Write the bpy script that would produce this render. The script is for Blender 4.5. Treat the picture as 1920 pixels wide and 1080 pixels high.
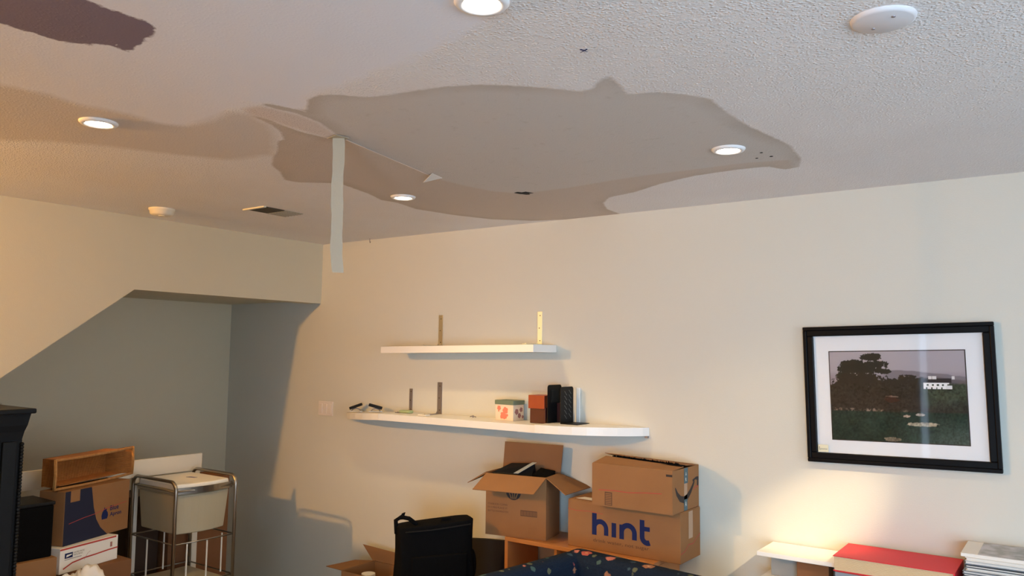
import bpy, bmesh, math, random
import numpy as np
from mathutils import Vector, Matrix
random.seed(7)
for o in list(bpy.data.objects): bpy.data.objects.remove(o)
SC = bpy.context.scene
COL = SC.collection
PI = math.pi
CZ = 2.44                                    # ceiling height

# ------------------------------------------------------------------ camera, world, lights, exposure
cam_d = bpy.data.cameras.new('camera'); cam = bpy.data.objects.new('camera', cam_d); COL.objects.link(cam)
r_ = Vector((0.8127345, 0.58250227, 0.01239899)); u_ = Vector((0.03824166, -0.07456742, 0.99648245)); f_ = Vector((-0.58137785, 0.80940151, 0.08287937))
M4 = Matrix((r_, u_, -f_)).transposed().to_4x4(); M4.translation = Vector((4.31257948, -3.71609529, 1.69))
cam.matrix_world = M4
cam_d.sensor_width = 36; cam_d.lens = 36*1483.1087/1920; cam_d.clip_start = .05
SC.camera = cam
SC.view_settings.view_transform = 'Standard'; SC.view_settings.look = 'None'
SC.view_settings.gamma = 1; SC.view_settings.use_curve_mapping = False
SC.view_settings.exposure = 0.0

W = bpy.data.worlds.new('sky'); SC.world = W; W.use_nodes = True
bg = W.node_tree.nodes['Background']; bg.inputs[0].default_value = (.62, .78, 1, 1); bg.inputs[1].default_value = 4.6

def area_light(name, loc, rot, sx, sy, power, col):
    d = bpy.data.lights.new(name, 'AREA'); d.shape = 'RECTANGLE'; d.size = sx; d.size_y = sy; d.energy = power; d.color = col
    o = bpy.data.objects.new(name, d); COL.objects.link(o); o.location = loc; o.rotation_euler = rot; return o
def spot_light(name, loc, target, power, col, size, blend, rad=.04):
    d = bpy.data.lights.new(name, 'SPOT'); d.energy = power; d.color = col; d.spot_size = math.radians(size); d.spot_blend = blend; d.shadow_soft_size = rad
    o = bpy.data.objects.new(name, d); COL.objects.link(o); o.location = loc
    o.rotation_euler = (Vector(target)-Vector(loc)).to_track_quat('-Z', 'Y').to_euler(); return o
DAY = (.44, .735, 1.0); WARM = (1.0, .69, .30)
# daylight coming in through the two windows
area_light('daylight_side', (7.20, -2.7, 1.35), (0, math.radians(90), 0), 2.1, 3.0, 45, (1.0, .93, .82))
area_light('daylight_back', (5.8, -6.72, 1.15), (math.radians(90), 0, 0), 2.2, 2.0, 265, DAY)
LIGHTS = {'A': (3.30, -2.43), 'B': (3.302, -.975), 'C': (1.68, -.962), 'D': (1.69, -2.43)}
for k, (x, y) in LIGHTS.items():
    spot_light('downlight_beam_'+k, (x, y, CZ-.02), (x, y, 0), {'C': 42, 'B': 22}.get(k, 30), WARM, 120, .5, .035)
SPOT = (4.92, -.975)
spot_light('added_glow_beam', (SPOT[0], SPOT[1], CZ-.03), (3.27, -.02, .90), 370, (1.0, .74, .42), 13.5, 1.0, .03)  # added beam for the warm wall glow; no lamp is known there

# ------------------------------------------------------------------ materials
MATS = {}
def mat(name, col, rough=.7, metal=0, bump=None, noise=None, spec=None, emis=None, trans=None, coat=0):
    """bump=(kind,scale,strength)  noise=(scale, second colour, contrast)"""
    m = bpy.data.materials.new(name); m.use_nodes = True; nt = m.node_tree; N = nt.nodes; L = nt.links
    b = N['Principled BSDF']; b.inputs['Base Color'].default_value = (*col, 1); b.inputs['Roughness'].default_value = rough; b.inputs['Metallic'].default_value = metal
    if spec is not None: b.inputs['Specular IOR Level'].default_value = spec
    if coat: b.inputs['Coat Weight'].default_value = coat
    if emis: b.inputs['Emission Color'].default_value = (*emis[0], 1); b.inputs['Emission Strength'].default_value = emis[1]
    if trans: b.inputs['Transmission Weight'].default_value = trans
    tc = N.new('ShaderNodeTexCoord')
    if noise:
        n = N.new('ShaderNodeTexNoise'); n.inputs['Scale'].default_value = noise[0]; n.inputs['Detail'].default_value = 5
        L.new(tc.outputs['Object'], n.inputs['Vector'])
        rp = N.new('ShaderNodeValToRGB'); rp.color_ramp.elements[0].color = (*col, 1); rp.color_ramp.elements[1].color = (*noise[1], 1)
        rp.color_ramp.elements[0].position = .5-noise[2]; rp.color_ramp.elements[1].position = .5+noise[2]
        L.new(n.outputs['Fac'], rp.inputs['Fac']); L.new(rp.outputs['Color'], b.inputs['Base Color'])
    if bump:
        k, s, st = bump
        if k == 'noise':
            t = N.new('ShaderNodeTexNoise'); t.inputs['Scale'].default_value = s; t.inputs['Detail'].default_value = 3; out = t.outputs['Fac']
        elif k == 'voronoi':
            t = N.new('ShaderNodeTexVoronoi'); t.inputs['Scale'].default_value = s; out = t.outputs['Distance']
        else:
            t = N.new('ShaderNodeTexWave'); t.inputs['Scale'].default_value = s; t.bands_direction = k; out = t.outputs['Fac']
        L.new(tc.outputs['Object'], t.inputs['Vector'])
        bp = N.new('ShaderNodeBump'); bp.inputs['Strength'].default_value = st; bp.inputs['Distance'].default_value = .004
        L.new(out, bp.inputs['Height']); L.new(bp.outputs['Normal'], b.inputs['Normal'])
    MATS[name] = m; return m
wall_m = mat('wall_paint', (.64, .635, .578), .75, bump=('noise', 180, .12), noise=(1.2, (.64, .63, .565), .3))
stair_m = mat('stair_wall_paint', (.655, .60, .455), .75, bump=('noise', 180, .12), noise=(1.2, (.635, .58, .435), .3))
floor_m = mat('carpet', (.20, .165, .125), .95, bump=('noise', 300, .6), noise=(40, (.23, .20, .16), .2))
white_trim = mat('white_trim', (.85, .85, .83), .45)
white_lam = mat('white_laminate', (.88, .86, .83), .38, noise=(3, (.86, .84, .81), .3))
card = mat('cardboard', (.30, .152, .068), .9, spec=.1, noise=(6, (.265, .132, .058), .25), bump=('noise', 120, .08))
card_dark = mat('cardboard_brown', (.22, .10, .05), .9, spec=.1, noise=(6, (.19, .09, .042), .25))
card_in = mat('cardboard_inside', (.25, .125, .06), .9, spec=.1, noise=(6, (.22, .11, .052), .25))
navy = mat('navy_ink', (.018, .021, .045), .8, spec=.2)
blue_ink = mat('blue_ink', (.010, .018, .085), .8, spec=.2)
dark_ink = mat('dark_ink', (.03, .02, .018), .8)
faint_ink = mat('faint_ink', (.12, .065, .04), .85, spec=.1)
red_ink = mat('red_ink', (.45, .05, .04), .8)
teal_tape = mat('teal_tape', (.03, .09, .12), .35)
clear_tape = mat('packing_tape', (.42, .27, .17), .25)
paper = mat('white_paper', (.80, .77, .72), .8)
black_fab = mat('black_fabric', (.004, .004, .0045), .9, bump=('noise', 220, .4), spec=.06)
black_pl = mat('black_plastic', (.006, .006, .007), .5, spec=.2)
black_metal = mat('black_metal', (.006, .006, .007), .5, spec=.2)
charcoal = mat('charcoal_board', (.022, .020, .022), .85, spec=.15)
chrome = mat('chrome_tube', (.36, .33, .29), .3, metal=1)
white_wire = mat('white_wire', (.72, .70, .64), .4)
steel = mat('zinc_steel', (.62, .60, .54), .35, metal=1)
steel_dark = mat('dull_steel', (.30, .28, .31), .45, metal=.8)
steel_bright = mat('bright_zinc', (.90, .92, .70), .45, metal=.35)
tape_green = mat('green_masking_tape', (.40, .50, .28), .7)
bin_m = mat('translucent_plastic', (.46, .41, .29), .4, noise=(2, (.43, .38, .27), .3))
lid_m = mat('white_plastic_lid', (.86, .83, .76), .35)
panel_m = mat('offwhite_board', (.72, .68, .58), .6)
wood_m = mat('orange_wood', (.50, .22, .075), .45, noise=(9, (.42, .17, .055), .3))
wood_in = mat('orange_wood_inside', (.30, .12, .05), .6, noise=(9, (.26, .10, .04), .3))
wicker_m = mat('wicker', (.60, .24, .06), .6, bump=('Z', 60, 1.0), noise=(40, (.44, .16, .04), .25))
rim_m = mat('wicker_rim', (.80, .40, .13), .55, bump=('X', 70, 1.0), noise=(60, (.6, .26, .07), .25))
cab_m = mat('black_lacquer', (.006, .008, .011), .5, noise=(8, (.004, .006, .009), .3), spec=.22)
silver = mat('silver_tray', (.75, .72, .68), .22, metal=1)
lid_green = mat('green_lid', (.15, .20, .14), .6)
floral_card = mat('cream_card', (.80, .66, .50), .7)
coral = mat('coral_print', (.75, .22, .14), .7)
mauve = mat('mauve_print', (.35, .16, .15), .7)
redwood = mat('red_lacquered_wood', (.36, .065, .022), .4, noise=(14, (.28, .045, .016), .3))
redwood_d = mat('dark_red_wood', (.085, .018, .014), .4, noise=(14, (.06, .014, .011), .3))
red_cover = mat('red_cover', (.70, .02, .035), .55)
cream_pages = mat('cream_pages', (.80, .62, .38), .8, bump=('Z', 90, .6))
grey_blue = mat('grey_blue_cover', (.22, .26, .31), .6)
grey_board_shade = mat('grey_board_shade', (.33, .34, .33), .7)
mag_photo = mat('magazine_photo', (.22, .23, .22), .3, noise=(22, (.48, .46, .50), .12))
dark_cover = mat('dark_cover', (.05, .06, .07), .5)
plastic_bag_m = mat('white_plastic_bag', (.80, .74, .68), .4, bump=('noise', 30, .8))
frame_m = mat('black_frame', (.004, .004, .005), .4, spec=.12)
mat_board = mat('mat_board', (.78, .80, .84), .8)
switch_m = mat('switch_plate', (.78, .72, .68), .4)
tape_m = mat('joint_tape', (.41, .39, .315), .85, bump=('noise', 60, .4))
fixture_m = mat('white_fixture', (.86, .86, .88), .4)
detector_m = mat('detector_plastic', (.82, .76, .64), .45)
vent_dark = mat('vent_dark', (.06, .05, .035), .8)
vent_m = mat('vent_metal', (.42, .36, .27), .6)
vent_edge = mat('vent_edge', (.80, .76, .60), .5)
hole_m = mat('hole_dark', (.010, .009, .008), .9)
bulb_m = mat('glowing_lens', (1, .95, .9), .5, emis=((1, .86, .68), 25))
glow_bulb = mat('glowing_bulb', (1, .9, .8), .5, emis=((1.0, .49, .10), 2650))
label_blue = mat('blue_label', (.02, .03, .25), .5)

def glass_mat(name, tint=(1, 1, 1), refl=.06):
    m = bpy.data.materials.new(name); m.use_nodes = True; nt = m.node_tree; nt.nodes.clear()
    o = nt.nodes.new('ShaderNodeOutputMaterial'); t = nt.nodes.new('ShaderNodeBsdfTransparent'); g = nt.nodes.new('ShaderNodeBsdfGlossy')
    t.inputs[0].default_value = (*tint, 1); g.inputs['Roughness'].default_value = .03
    mx = nt.nodes.new('ShaderNodeMixShader'); fr = nt.nodes.new('ShaderNodeFresnel'); fr.inputs[0].default_value = 1.5
    nt.links.new(fr.outputs[0], mx.inputs[0]); nt.links.new(t.outputs[0], mx.inputs[1]); nt.links.new(g.outputs[0], mx.inputs[2]); nt.links.new(mx.outputs[0], o.inputs[0])
    MATS[name] = m; return m
glass_m = glass_mat('clear_glass')

# ------------------------------------------------------------------ mesh helpers
class MB:
    def __init__(s): s.v = []; s.f = []
    def add(s, vs, fs):
        n = len(s.v); s.v += [tuple(v) for v in vs]; s.f += [tuple(i+n for i in f) for f in fs]; return s
    def box(s, x0, x1, y0, y1, z0, z1):
        return s.add([(x0,y0,z0),(x1,y0,z0),(x1,y1,z0),(x0,y1,z0),(x0,y0,z1),(x1,y0,z1),(x1,y1,z1),(x0,y1,z1)],
                     [(0,3,2,1),(4,5,6,7),(0,1,5,4),(1,2,6,5),(2,3,7,6),(3,0,4,7)])
    def hexa(s, b4, t4):
        return s.add(list(b4)+list(t4), [(0,3,2,1),(4,5,6,7),(0,1,5,4),(1,2,6,5),(2,3,7,6),(3,0,4,7)])
    def slab(s, pts, t):                     # a planar polygon given thickness t along its normal
        P = [Vector(p) for p in pts]; n = (P[1]-P[0]).cross(P[2]-P[0]).normalized()*t; k = len(P)
        vs = P+[p+n for p in P]
        return s.add(vs, [tuple(range(k))[::-1], tuple(range(k, 2*k))]+[(i, (i+1) % k, k+(i+1) % k, k+i) for i in range(k)])
    def prism(s, xy, z0, z1):
        k = len(xy); return s.add([(x,y,z0) for x,y in xy]+[(x,y,z1) for x,y in xy], [tuple(range(k))[::-1], tuple(range(k,2*k))]+[(i,(i+1)%k,k+(i+1)%k,k+i) for i in range(k)])
    def tube(s, path, r, n=10, closed=False):
        P = [Vector(p) for p in path]; k = len(P); rings = []
        ref = None
        for i, p in enumerate(P):
            a = P[(i-1) % k] if (closed or i > 0) else p; b = P[(i+1) % k] if (closed or i < k-1) else p
            t = (b-a).normalized()
            if ref is None:
                ref = Vector((0,0,1)) if abs(t.z) < .9 else Vector((1,0,0))
            e1 = t.cross(ref).normalized(); e2 = e1.cross(t).normalized(); ref = e2
            rr = r[i] if isinstance(r, (list, tuple)) else r
            rings.append([p+(e1*math.cos(2*PI*j/n)+e2*math.sin(2*PI*j/n))*rr for j in range(n)])
        vs = [v for R in rings for v in R]; fs = []
        for i in range(k if closed else k-1):
            for j in range(n):
                a = i*n+j; b = i*n+(j+1) % n; c = ((i+1) % k)*n+(j+1) % n; d = ((i+1) % k)*n+j
                fs.append((a, b, c, d))
        if not closed: fs += [tuple(range(n))[::-1], tuple(range((k-1)*n, k*n))]
        return s.add(vs, fs)
    def lathe(s, prof, c=(0,0), n=40, caps=True):
        vs = []; fs = []
        for (r, z) in prof: vs += [(c[0]+r*math.cos(2*PI*j/n), c[1]+r*math.sin(2*PI*j/n), z) for j in range(n)]
        for i in range(len(prof)-1):
            for j in range(n): fs.append((i*n+j, i*n+(j+1) % n, (i+1)*n+(j+1) % n, (i+1)*n+j))
        if caps: fs += [tuple(range(n))[::-1], tuple(range((len(prof)-1)*n, len(prof)*n))]
        return s.add(vs, fs)
    def sphere(s, c, r, n=16, m=10, sc=(1,1,1)):
        pr = []
        vs = [(c[0], c[1], c[2]-r*sc[2])]
        for i in range(1, m):
            a = -PI/2+PI*i/m
            for j in range(n):
                b = 2*PI*j/n; vs.append((c[0]+r*sc[0]*math.cos(a)*math.cos(b), c[1]+r*sc[1]*math.cos(a)*math.sin(b), c[2]+r*sc[2]*math.sin(a)))
        vs.append((c[0], c[1], c[2]+r*sc[2])); T = len(vs)-1; fs = []
        for j in range(n):
            fs.append((0, 1+(j+1) % n, 1+j)); fs.append((T, T-n+j, T-n+(j+1) % n))
        for i in range(m-2):
            for j in range(n):
                a = 1+i*n+j; b = 1+i*n+(j+1) % n; fs.append((a, b, b+n, a+n))
        return s.add(vs, fs)
    def build(s, name, m, parent=None, world=False, bevel=0, smooth=False, seg=2, label=None):
        me = bpy.data.meshes.new(name); me.from_pydata(s.v, [], s.f)
        bm = bmesh.new(); bm.from_mesh(me); bmesh.ops.recalc_face_normals(bm, faces=bm.faces[:]); bm.to_mesh(me); bm.free()
        o = bpy.data.objects.new(name, me); COL.objects.link(o); me.materials.append(m)
        if parent is not None:
            o.parent = parent
            if world: o.data.transform(wm(parent).inverted())
        if smooth:
            for p in me.polygons: p.use_smooth = True
        if bevel:
            b = o.modifiers.new('bevel', 'BEVEL'); b.width = bevel; b.segments = seg; b.limit_method = 'ANGLE'; b.angle_limit = math.radians(40)
        if label: o['label'] = label
        return o
def wm(o):
    m = o.matrix_basis
    while o.parent: o = o.parent; m = o.matrix_basis @ m
    return m
def thing(name, label, cat, loc=(0,0,0), rz=0, group=None, rot=None):
    o = bpy.data.objects.new(name, None); COL.objects.link(o); o.empty_display_size = .05
    o.location = loc; o.rotation_euler = rot if rot else (0, 0, rz)
    o['label'] = label; o['category'] = cat
    if group: o['group'] = group
    return o
def tag(o, label, cat, group=None):
    o['label'] = label; o['category'] = cat
    if group: o['group'] = group
    return o
def struct(mb, name, m, parent=None, **k):
    o = mb.build(name, m, parent, **k)
    if parent is None: o['kind'] = 'structure'
    return o
def text_mesh(txt, name, m, parent, origin, ux, uz, height, width=None, bold=0, shear=0, align='LEFT'):
    """flat lettering in parent's space: baseline origin, writing direction ux, up uz"""
    cu = bpy.data.curves.new(name, 'FONT'); cu.body = txt; cu.size = 1; cu.offset = bold; cu.shear = shear; cu.resolution_u = 3
    t = bpy.data.objects.new(name, cu); COL.objects.link(t); bpy.context.view_layer.update()
    me = bpy.data.meshes.new_from_object(t.evaluated_get(bpy.context.evaluated_depsgraph_get()))
    bpy.data.objects.remove(t)
    xs = [v.co.x for v in me.vertices]; ys = [v.co.y for v in me.vertices]
    sy = height/(max(ys)-min(ys)); sx = width/(max(xs)-min(xs)) if width else sy
    x0 = min(xs); y0 = min(ys)
    U = Vector(ux).normalized(); Z = Vector(uz).normalized(); O = Vector(origin)
    for v in me.vertices: v.co = O+U*((v.co.x-x0)*sx)+Z*((v.co.y-y0)*sy)
    o = bpy.data.objects.new(name, me); COL.objects.link(o); o.parent = parent
    me.materials.clear(); me.materials.append(m)
    return o
def stroke(mb, pts, w, O, U, Z, N, t=.0006, taper=None):
    """flat ribbon along 2-D pts on the plane O,U,Z"""
    P = [Vector(p) for p in pts]; k = len(P); L = []; R = []
    for i in range(k):
        a = P[max(i-1, 0)]; b = P[min(i+1, k-1)]; d = (b-a).normalized(); n = Vector((-d.y, d.x))
        ww = (taper[i] if taper else 1)*w/2
        L.append(P[i]+n*ww); R.append(P[i]-n*ww)
    vs = [O+U*q.x+Z*q.y+N*t for q in L]+[O+U*q.x+Z*q.y+N*t for q in R]
    mb.add(vs, [(i, i+1, k+i+1, k+i) for i in range(k-1)])
def poly(mb, pts, O, U, Z, N, t=.0006):
    mb.add([O+U*a+Z*b+N*t for a, b in pts], [tuple(range(len(pts)))])
def arc(cx, cy, r, a0, a1, n=12, ry=None):
    return [(cx+r*math.cos(math.radians(a0+(a1-a0)*i/n)), cy+(ry or r)*math.sin(math.radians(a0+(a1-a0)*i/n))) for i in range(n+1)]
X3 = Vector((1,0,0)); Y3 = Vector((0,1,0)); Z3 = Vector((0,0,1))

# ------------------------------------------------------------------ the room
XE, YE = 7.0, -6.5                      # far side wall and back wall, both behind the camera
ND = -1.036                             # depth of the niche under the stairs
struct(MB().box(ND-.1, XE+.1, YE-.1, .1, -.12, 0), 'floor', floor_m)
struct(MB().box(ND-.1, XE+.1, 0, .12, 0, CZ), 'wall_right', wall_m)
# wall of the stairs: solid except for the opening below the header and the stair slope
kz, ky, sz_ = 2.024, -1.352, .742
yb = ky-(kz)/sz_
w = MB()
for x0, x1 in ((-.115, 0),):
    pts = [(0, kz), (0, CZ), (YE, CZ), (YE, 0), (yb, 0), (ky, kz)]
    k = len(pts)
    w.add([(x1, a, b) for a, b in pts]+[(x0, a, b) for a, b in pts], [tuple(range(k)), tuple(range(k, 2*k))[::-1]]+[(i, (i+1) % k, k+(i+1) % k, k+i) for i in range(k)])
struct(w, 'wall_left', stair_m)
# niche: back wall, soffit and the sloping underside of the stairs
struct(MB().box(ND-.1, ND, YE, 0, 0, CZ), 'wall_niche', stair_m)
struct(MB().box(ND, -.115, ky, 0, kz+.02, kz+.06), 'trim_1', stair_m)
w = MB(); w.hexa([(ND, ky, kz+.02), (-.115, ky, kz+.02), (-.115, yb, .02), (ND, yb, .02)], [(ND, ky, kz+.06), (-.115, ky, kz+.06), (-.115, yb-.05, .02), (ND, yb-.05, .02)])
struct(w, 'trim_2', stair_m)
# window wall (x = XE) with a wide window and back wall with a glazed door, both out of the picture
def wall_with_hole(axis, pos, thick, a0, a1, h0, h1, z0, z1, name):
    m = MB()
    def bx(p0, p1, q0, q1):
        if axis == 'x': m.box(pos, pos+thick, p0, p1, q0, q1)
        else: m.box(p0, p1, pos-thick, pos, q0, q1)
    bx(a0, h0, 0, CZ); bx(h1, a1, 0, CZ); bx(h0, h1, z1, CZ)
    if z0 > 0: bx(h0, h1, 0, z0)
    struct(m, name, wall_m)
wall_with_hole('x', XE, .12, YE, 0, -4.2, -1.2, .45, 2.2, 'wall_window')
m = MB()
for (p0, p1, q0, q1) in ((0, 2.78, 0, CZ), (2.87, 4.8, 0, CZ), (6.8, XE, 0, CZ), (2.78, 2.87, 0, .2), (2.78, 2.87, 2.1, CZ), (4.8, 6.8, 2.1, CZ)): m.box(p0, p1, YE-.12, YE, q0, q1)
struct(m, 'wall_back', wall_m)
def window_unit(name, axis, pos, a0, a1, z0, z1):
    fr = MB(); t = .05
    def bx(m, p0, p1, q0, q1, d0, d1):
        if axis == 'x': m.box(pos+d0, pos+d1, p0, p1, q0, q1)
        else: m.box(p0, p1, pos-d1, pos-d0, q0, q1)
    for (p0, p1, q0, q1) in ((a0, a1, z0, z0+t), (a0, a1, z1-t, z1), (a0, a0+t, z0+t, z1-t), (a1-t, a1, z0+t, z1-t), ((a0+a1)/2-t/2, (a0+a1)/2+t/2, z0+t, z1-t)):
        bx(fr, p0, p1, q0, q1, .02, .09)
    o = struct(fr, name, white_trim)
    g = MB(); bx(g, a0+t, a1-t, z0+t, z1-t, .05, .056); g.build('pane', glass_m, o)
window_unit('window_1', 'x', XE, -4.2, -1.2, .45, 2.2)
window_unit('door_1', 'y', YE, 4.8, 6.8, 0, 2.1)
struct(MB().box(2.78, 2.87, YE-.06, YE-.054, .2, 2.1), 'added_reflection_pane', glass_m)  # added slit, out of view, for a bright strip in the framed glass
struct(MB().box(0.0, XE, -.014, 0, 0, .085), 'baseboard_right', white_trim, bevel=.004)
struct(MB().box(ND, ND+.014, -3.6, -.0, 0, .085), 'baseboard_niche', white_trim, bevel=.004)

# ceiling: sprayed texture, smooth skim coat, water stain and a purple paint sample, as signed distances on the mesh
PLY = {
    'stain': [(2.467,-2.201),(2.527,-2.208),(2.579,-2.173),(2.627,-2.112),(2.698,-2.095),(2.789,-2.079),(2.874,-2.061),(2.973,-2.017),(3.042,-1.960),(3.107,-1.895),(3.179,-1.810),(3.211,-1.810),(3.266,-1.859),(3.301,-1.880),(3.307,-1.856),(3.291,-1.785),(3.277,-1.711),(3.354,-1.688),(3.420,-1.616),(3.459,-1.551),(3.454,-1.433),(3.457,-1.228),(3.479,-1.079),(3.500,-0.910),(3.478,-0.686),(3.435,-0.561),(3.373,-0.547),(3.336,-0.634),(3.213,-0.649),(3.024,-0.633),(2.850,-0.571),(2.670,-0.469),(2.510,-0.422),(2.415,-0.308),(2.354,-0.159),(2.344,0.019),(2.119,0.038),(1.828,-0.058),(1.653,-0.227),(1.562,-0.443),(1.508,-0.683),(1.548,-0.865),(1.529,-0.958),(1.589,-1.106),(1.624,-1.241),(1.643,-1.323),(1.610,-1.371),(1.506,-1.450),(1.491,-1.511),(1.607,-1.631),(1.674,-1.722),(1.788,-1.805),(1.870,-1.849),(1.999,-1.945),(2.035,-1.947),(2.117,-2.030),(2.155,-2.103),(2.184,-2.197),(2.191,-2.212),(2.198,-2.146),(2.177,-2.066),(2.166,-1.990),(2.175,-1.905),(2.188,-1.847),(2.223,-1.849),(2.307,-2.018),(2.325,-2.131),(2.307,-2.189),(2.305,-2.247),(2.327,-2.244),(2.348,-2.181),(2.361,-2.120)],
    'lower': [(2.213,-2.218),(2.197,-2.016),(2.178,-1.854),(2.219,-1.843),(2.172,-1.644),(2.133,-1.428),(2.095,-1.237),(2.080,-1.136),(2.090,-1.001),(2.121,-0.843),(2.176,-0.751),(2.302,-0.715),(2.443,-0.709),(2.651,-0.736),(2.838,-0.752),(3.069,-0.741),(3.287,-0.739),(3.437,-0.693),(3.342,-0.046),(1.823,0.546),(0.962,-0.456),(1.160,-1.420)],
    'skim': [(3.413,-2.531),(3.274,-2.393),(3.237,-2.350),(3.197,-2.324),(3.111,-2.318),(3.028,-2.302),(2.922,-2.265),(2.790,-2.250),(2.653,-2.240),(2.556,-2.233),(2.477,-2.206),(2.357,-2.136),(2.332,-2.247),(2.263,-2.274),(2.146,-2.248),(2.019,-2.221),(1.875,-2.227),(1.828,-2.295),(1.837,-2.410),(1.809,-2.548),(1.832,-2.668),(1.804,-2.771),(1.742,-3.007),(1.701,-3.312),(2.405,-3.364),(2.981,-3.236),(3.366,-3.032),(3.542,-2.747)],
    'skimdark': [(1.791,-3.021),(1.819,-2.777),(1.848,-2.675),(1.826,-2.556),(1.855,-2.420),(1.846,-2.306),(1.893,-2.238),(2.035,-2.232),(2.160,-2.259),(2.198,-2.207),(2.142,-2.082),(2.014,-1.961),(1.828,-1.828),(1.604,-1.873),(1.502,-2.038),(1.419,-2.224),(1.294,-2.394),(1.150,-2.514),(0.822,-2.736)],
    'purple': [(2.439,-3.112),(2.517,-3.053),(2.546,-3.024),(2.613,-2.959),(2.593,-2.899),(2.594,-2.852),(2.593,-2.809),(2.598,-2.774),(2.570,-2.739),(2.516,-2.725),(2.467,-2.719),(2.381,-2.706),(2.381,-2.727),(2.392,-2.757),(2.340,-2.792),(2.310,-2.829),(2.304,-2.876),(2.306,-2.924),(2.301,-2.967),(2.312,-3.036),(2.331,-3.094)],
    'seamlight': [(2.193,-2.204),(2.220,-2.252),(2.292,-2.237),(2.302,-2.185),(2.314,-2.111),(2.297,-2.010),(2.228,-1.854),(2.189,-1.846),(2.186,-1.914),(2.182,-2.003),(2.182,-2.070),(2.198,-2.146)],
}
def sdf(P, pg):
    pg = np.array(pg); n = len(pg); d = np.full(len(P), 1e9); ins = np.zeros(len(P), bool)
    for i in range(n):
        a = pg[i]; b = pg[(i+1) % n]; e = b-a; w_ = P-a
        t = np.clip((w_@e)/(e@e+1e-12), 0, 1); q = w_-t[:, None]*e; d = np.minimum(d, (q*q).sum(1))
        c = ((a[1] > P[:, 1]) != (b[1] > P[:, 1])) & (P[:, 0] < (b[0]-a[0])*(P[:, 1]-a[1])/(b[1]-a[1]+1e-12)+a[0]); ins ^= c
    d = np.sqrt(d); return np.where(ins, d, -d)
def axis_pts(lo, hi, flo, fhi, fine, coarse):
    a = list(np.arange(lo, flo, coarse))+list(np.arange(flo, fhi, fine))+list(np.arange(fhi, hi, coarse))+[hi]; return np.array(a)
xs = axis_pts(ND-.1, XE+.1, 1.0, 4.6, .02, .1); ys = axis_pts(YE-.1, .1, -3.5, .1, .02, .1)
gx, gy = np.meshgrid(xs, ys, indexing='ij'); PP = np.stack([gx.ravel(), gy.ravel()], 1); nx, ny = len(xs), len(ys)
fs = [(i*ny+j, i*ny+j+1, (i+1)*ny+j+1, (i+1)*ny+j) for i in range(nx-1) for j in range(ny-1)]
me = bpy.data.meshes.new('ceiling'); me.from_pydata([(a, b, CZ) for a, b in PP], [], fs)
nv = len(PP); base = len(me.vertices)
ceil_o = bpy.data.objects.new('ceiling', me); COL.objects.link(ceil_o); ceil_o['kind'] = 'structure'
for k, pg in PLY.items():
    at = me.attributes.new('d_'+k, 'FLOAT', 'POINT'); at.data.foreach_set('value', sdf(PP, pg).astype(np.float32))
if me.polygons[0].normal.z > 0: me.flip_normals()
cm = bpy.data.materials.new('ceiling_finish'); cm.use_nodes = True; nt = cm.node_tree; N = nt.nodes; L = nt.links; bs = N['Principled BSDF']; bs.inputs['Roughness'].default_value = .85
tc = N.new('ShaderNodeTexCoord')
def noise_n(scale, detail=3, rough=.6):
    n = N.new('ShaderNodeTexNoise'); n.inputs['Scale'].default_value = scale; n.inputs['Detail'].default_value = detail; n.inputs['Roughness'].default_value = rough
    L.new(tc.outputs['Object'], n.inputs['Vector']); return n.outputs['Fac']
def math_n(op, a, b=None, c=None):
    n = N.new('ShaderNodeMath'); n.operation = op
    for i, v in enumerate((a, b, c)):
        if v is None: continue
        if isinstance(v, (int, float)): n.inputs[i].default_value = v
        else: L.new(v, n.inputs[i])
    return n.outputs[0]
def maprange(v, a, b, c=0., d=1.):
    n = N.new('ShaderNodeMapRange'); L.new(v, n.inputs[0]); n.inputs[1].default_value = a; n.inputs[2].default_value = b; n.inputs[3].default_value = c; n.inputs[4].default_value = d; return n.outputs[0]
def attr(k):
    n = N.new('ShaderNodeAttribute'); n.attribute_name = 'd_'+k; return n.outputs['Fac']
def mask(k, amp, nz, soft):
    v = math_n('ADD', attr(k), math_n('MULTIPLY', math_n('SUBTRACT', nz, .5), amp)); return v, maprange(v, -soft, soft)
def mix(fac, c1, c2, mode='MIX'):
    n = N.new('ShaderNodeMix'); n.data_type = 'RGBA'; n.blend_type = mode
    if isinstance(fac, (int, float)): n.inputs[0].default_value = fac
    else: L.new(fac, n.inputs[0])
    for i, c in ((6, c1), (7, c2)):
        if isinstance(c, tuple): n.inputs[i].default_value = (*c, 1)
        else: L.new(c, n.inputs[i])
    return n.outputs[2]
n_edge = noise_n(38, 4, .65); n_wob = noise_n(9, 3); n_big = noise_n(2.2, 3); n_fine = noise_n(160, 2)
col = mix(maprange(n_big, .3, .7), (.86, .85, .86), (.83, .81, .81))
v_sk, m_sk = mask('skim', .10, n_wob, .022)
col = mix(m_sk, col, (.84, .85, .91))
v_sd, m_sd = mask('skimdark', .05, n_wob, .03)
col = mix(math_n('MULTIPLY', m_sd, .85), col, (.65, .60, .56))
v_st, m_st = mask('stain', .022, math_n('ADD', math_n('MULTIPLY', n_edge, .6), math_n('MULTIPLY', noise_n(95, 4), .4)), .006)
v_lo, m_lo = mask('lower', .012, n_wob, .012)
st_col = mix(m_lo, (.63, .60, .57), (.60, .53, .47))  # lower zone browner: mostly warm light put into the stain colour
ring = math_n('MULTIPLY', maprange(v_st, .0, .07, 1., 0.), maprange(noise_n(3.2, 2), .35, .6, .15, 1.))
st_col = mix(math_n('MULTIPLY', ring, .55), st_col, (.43, .375, .32))
blot = maprange(noise_n(26, 4), .60, .75)
st_col = mix(math_n('MULTIPLY', blot, .3), st_col, (.44, .39, .34))
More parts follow.
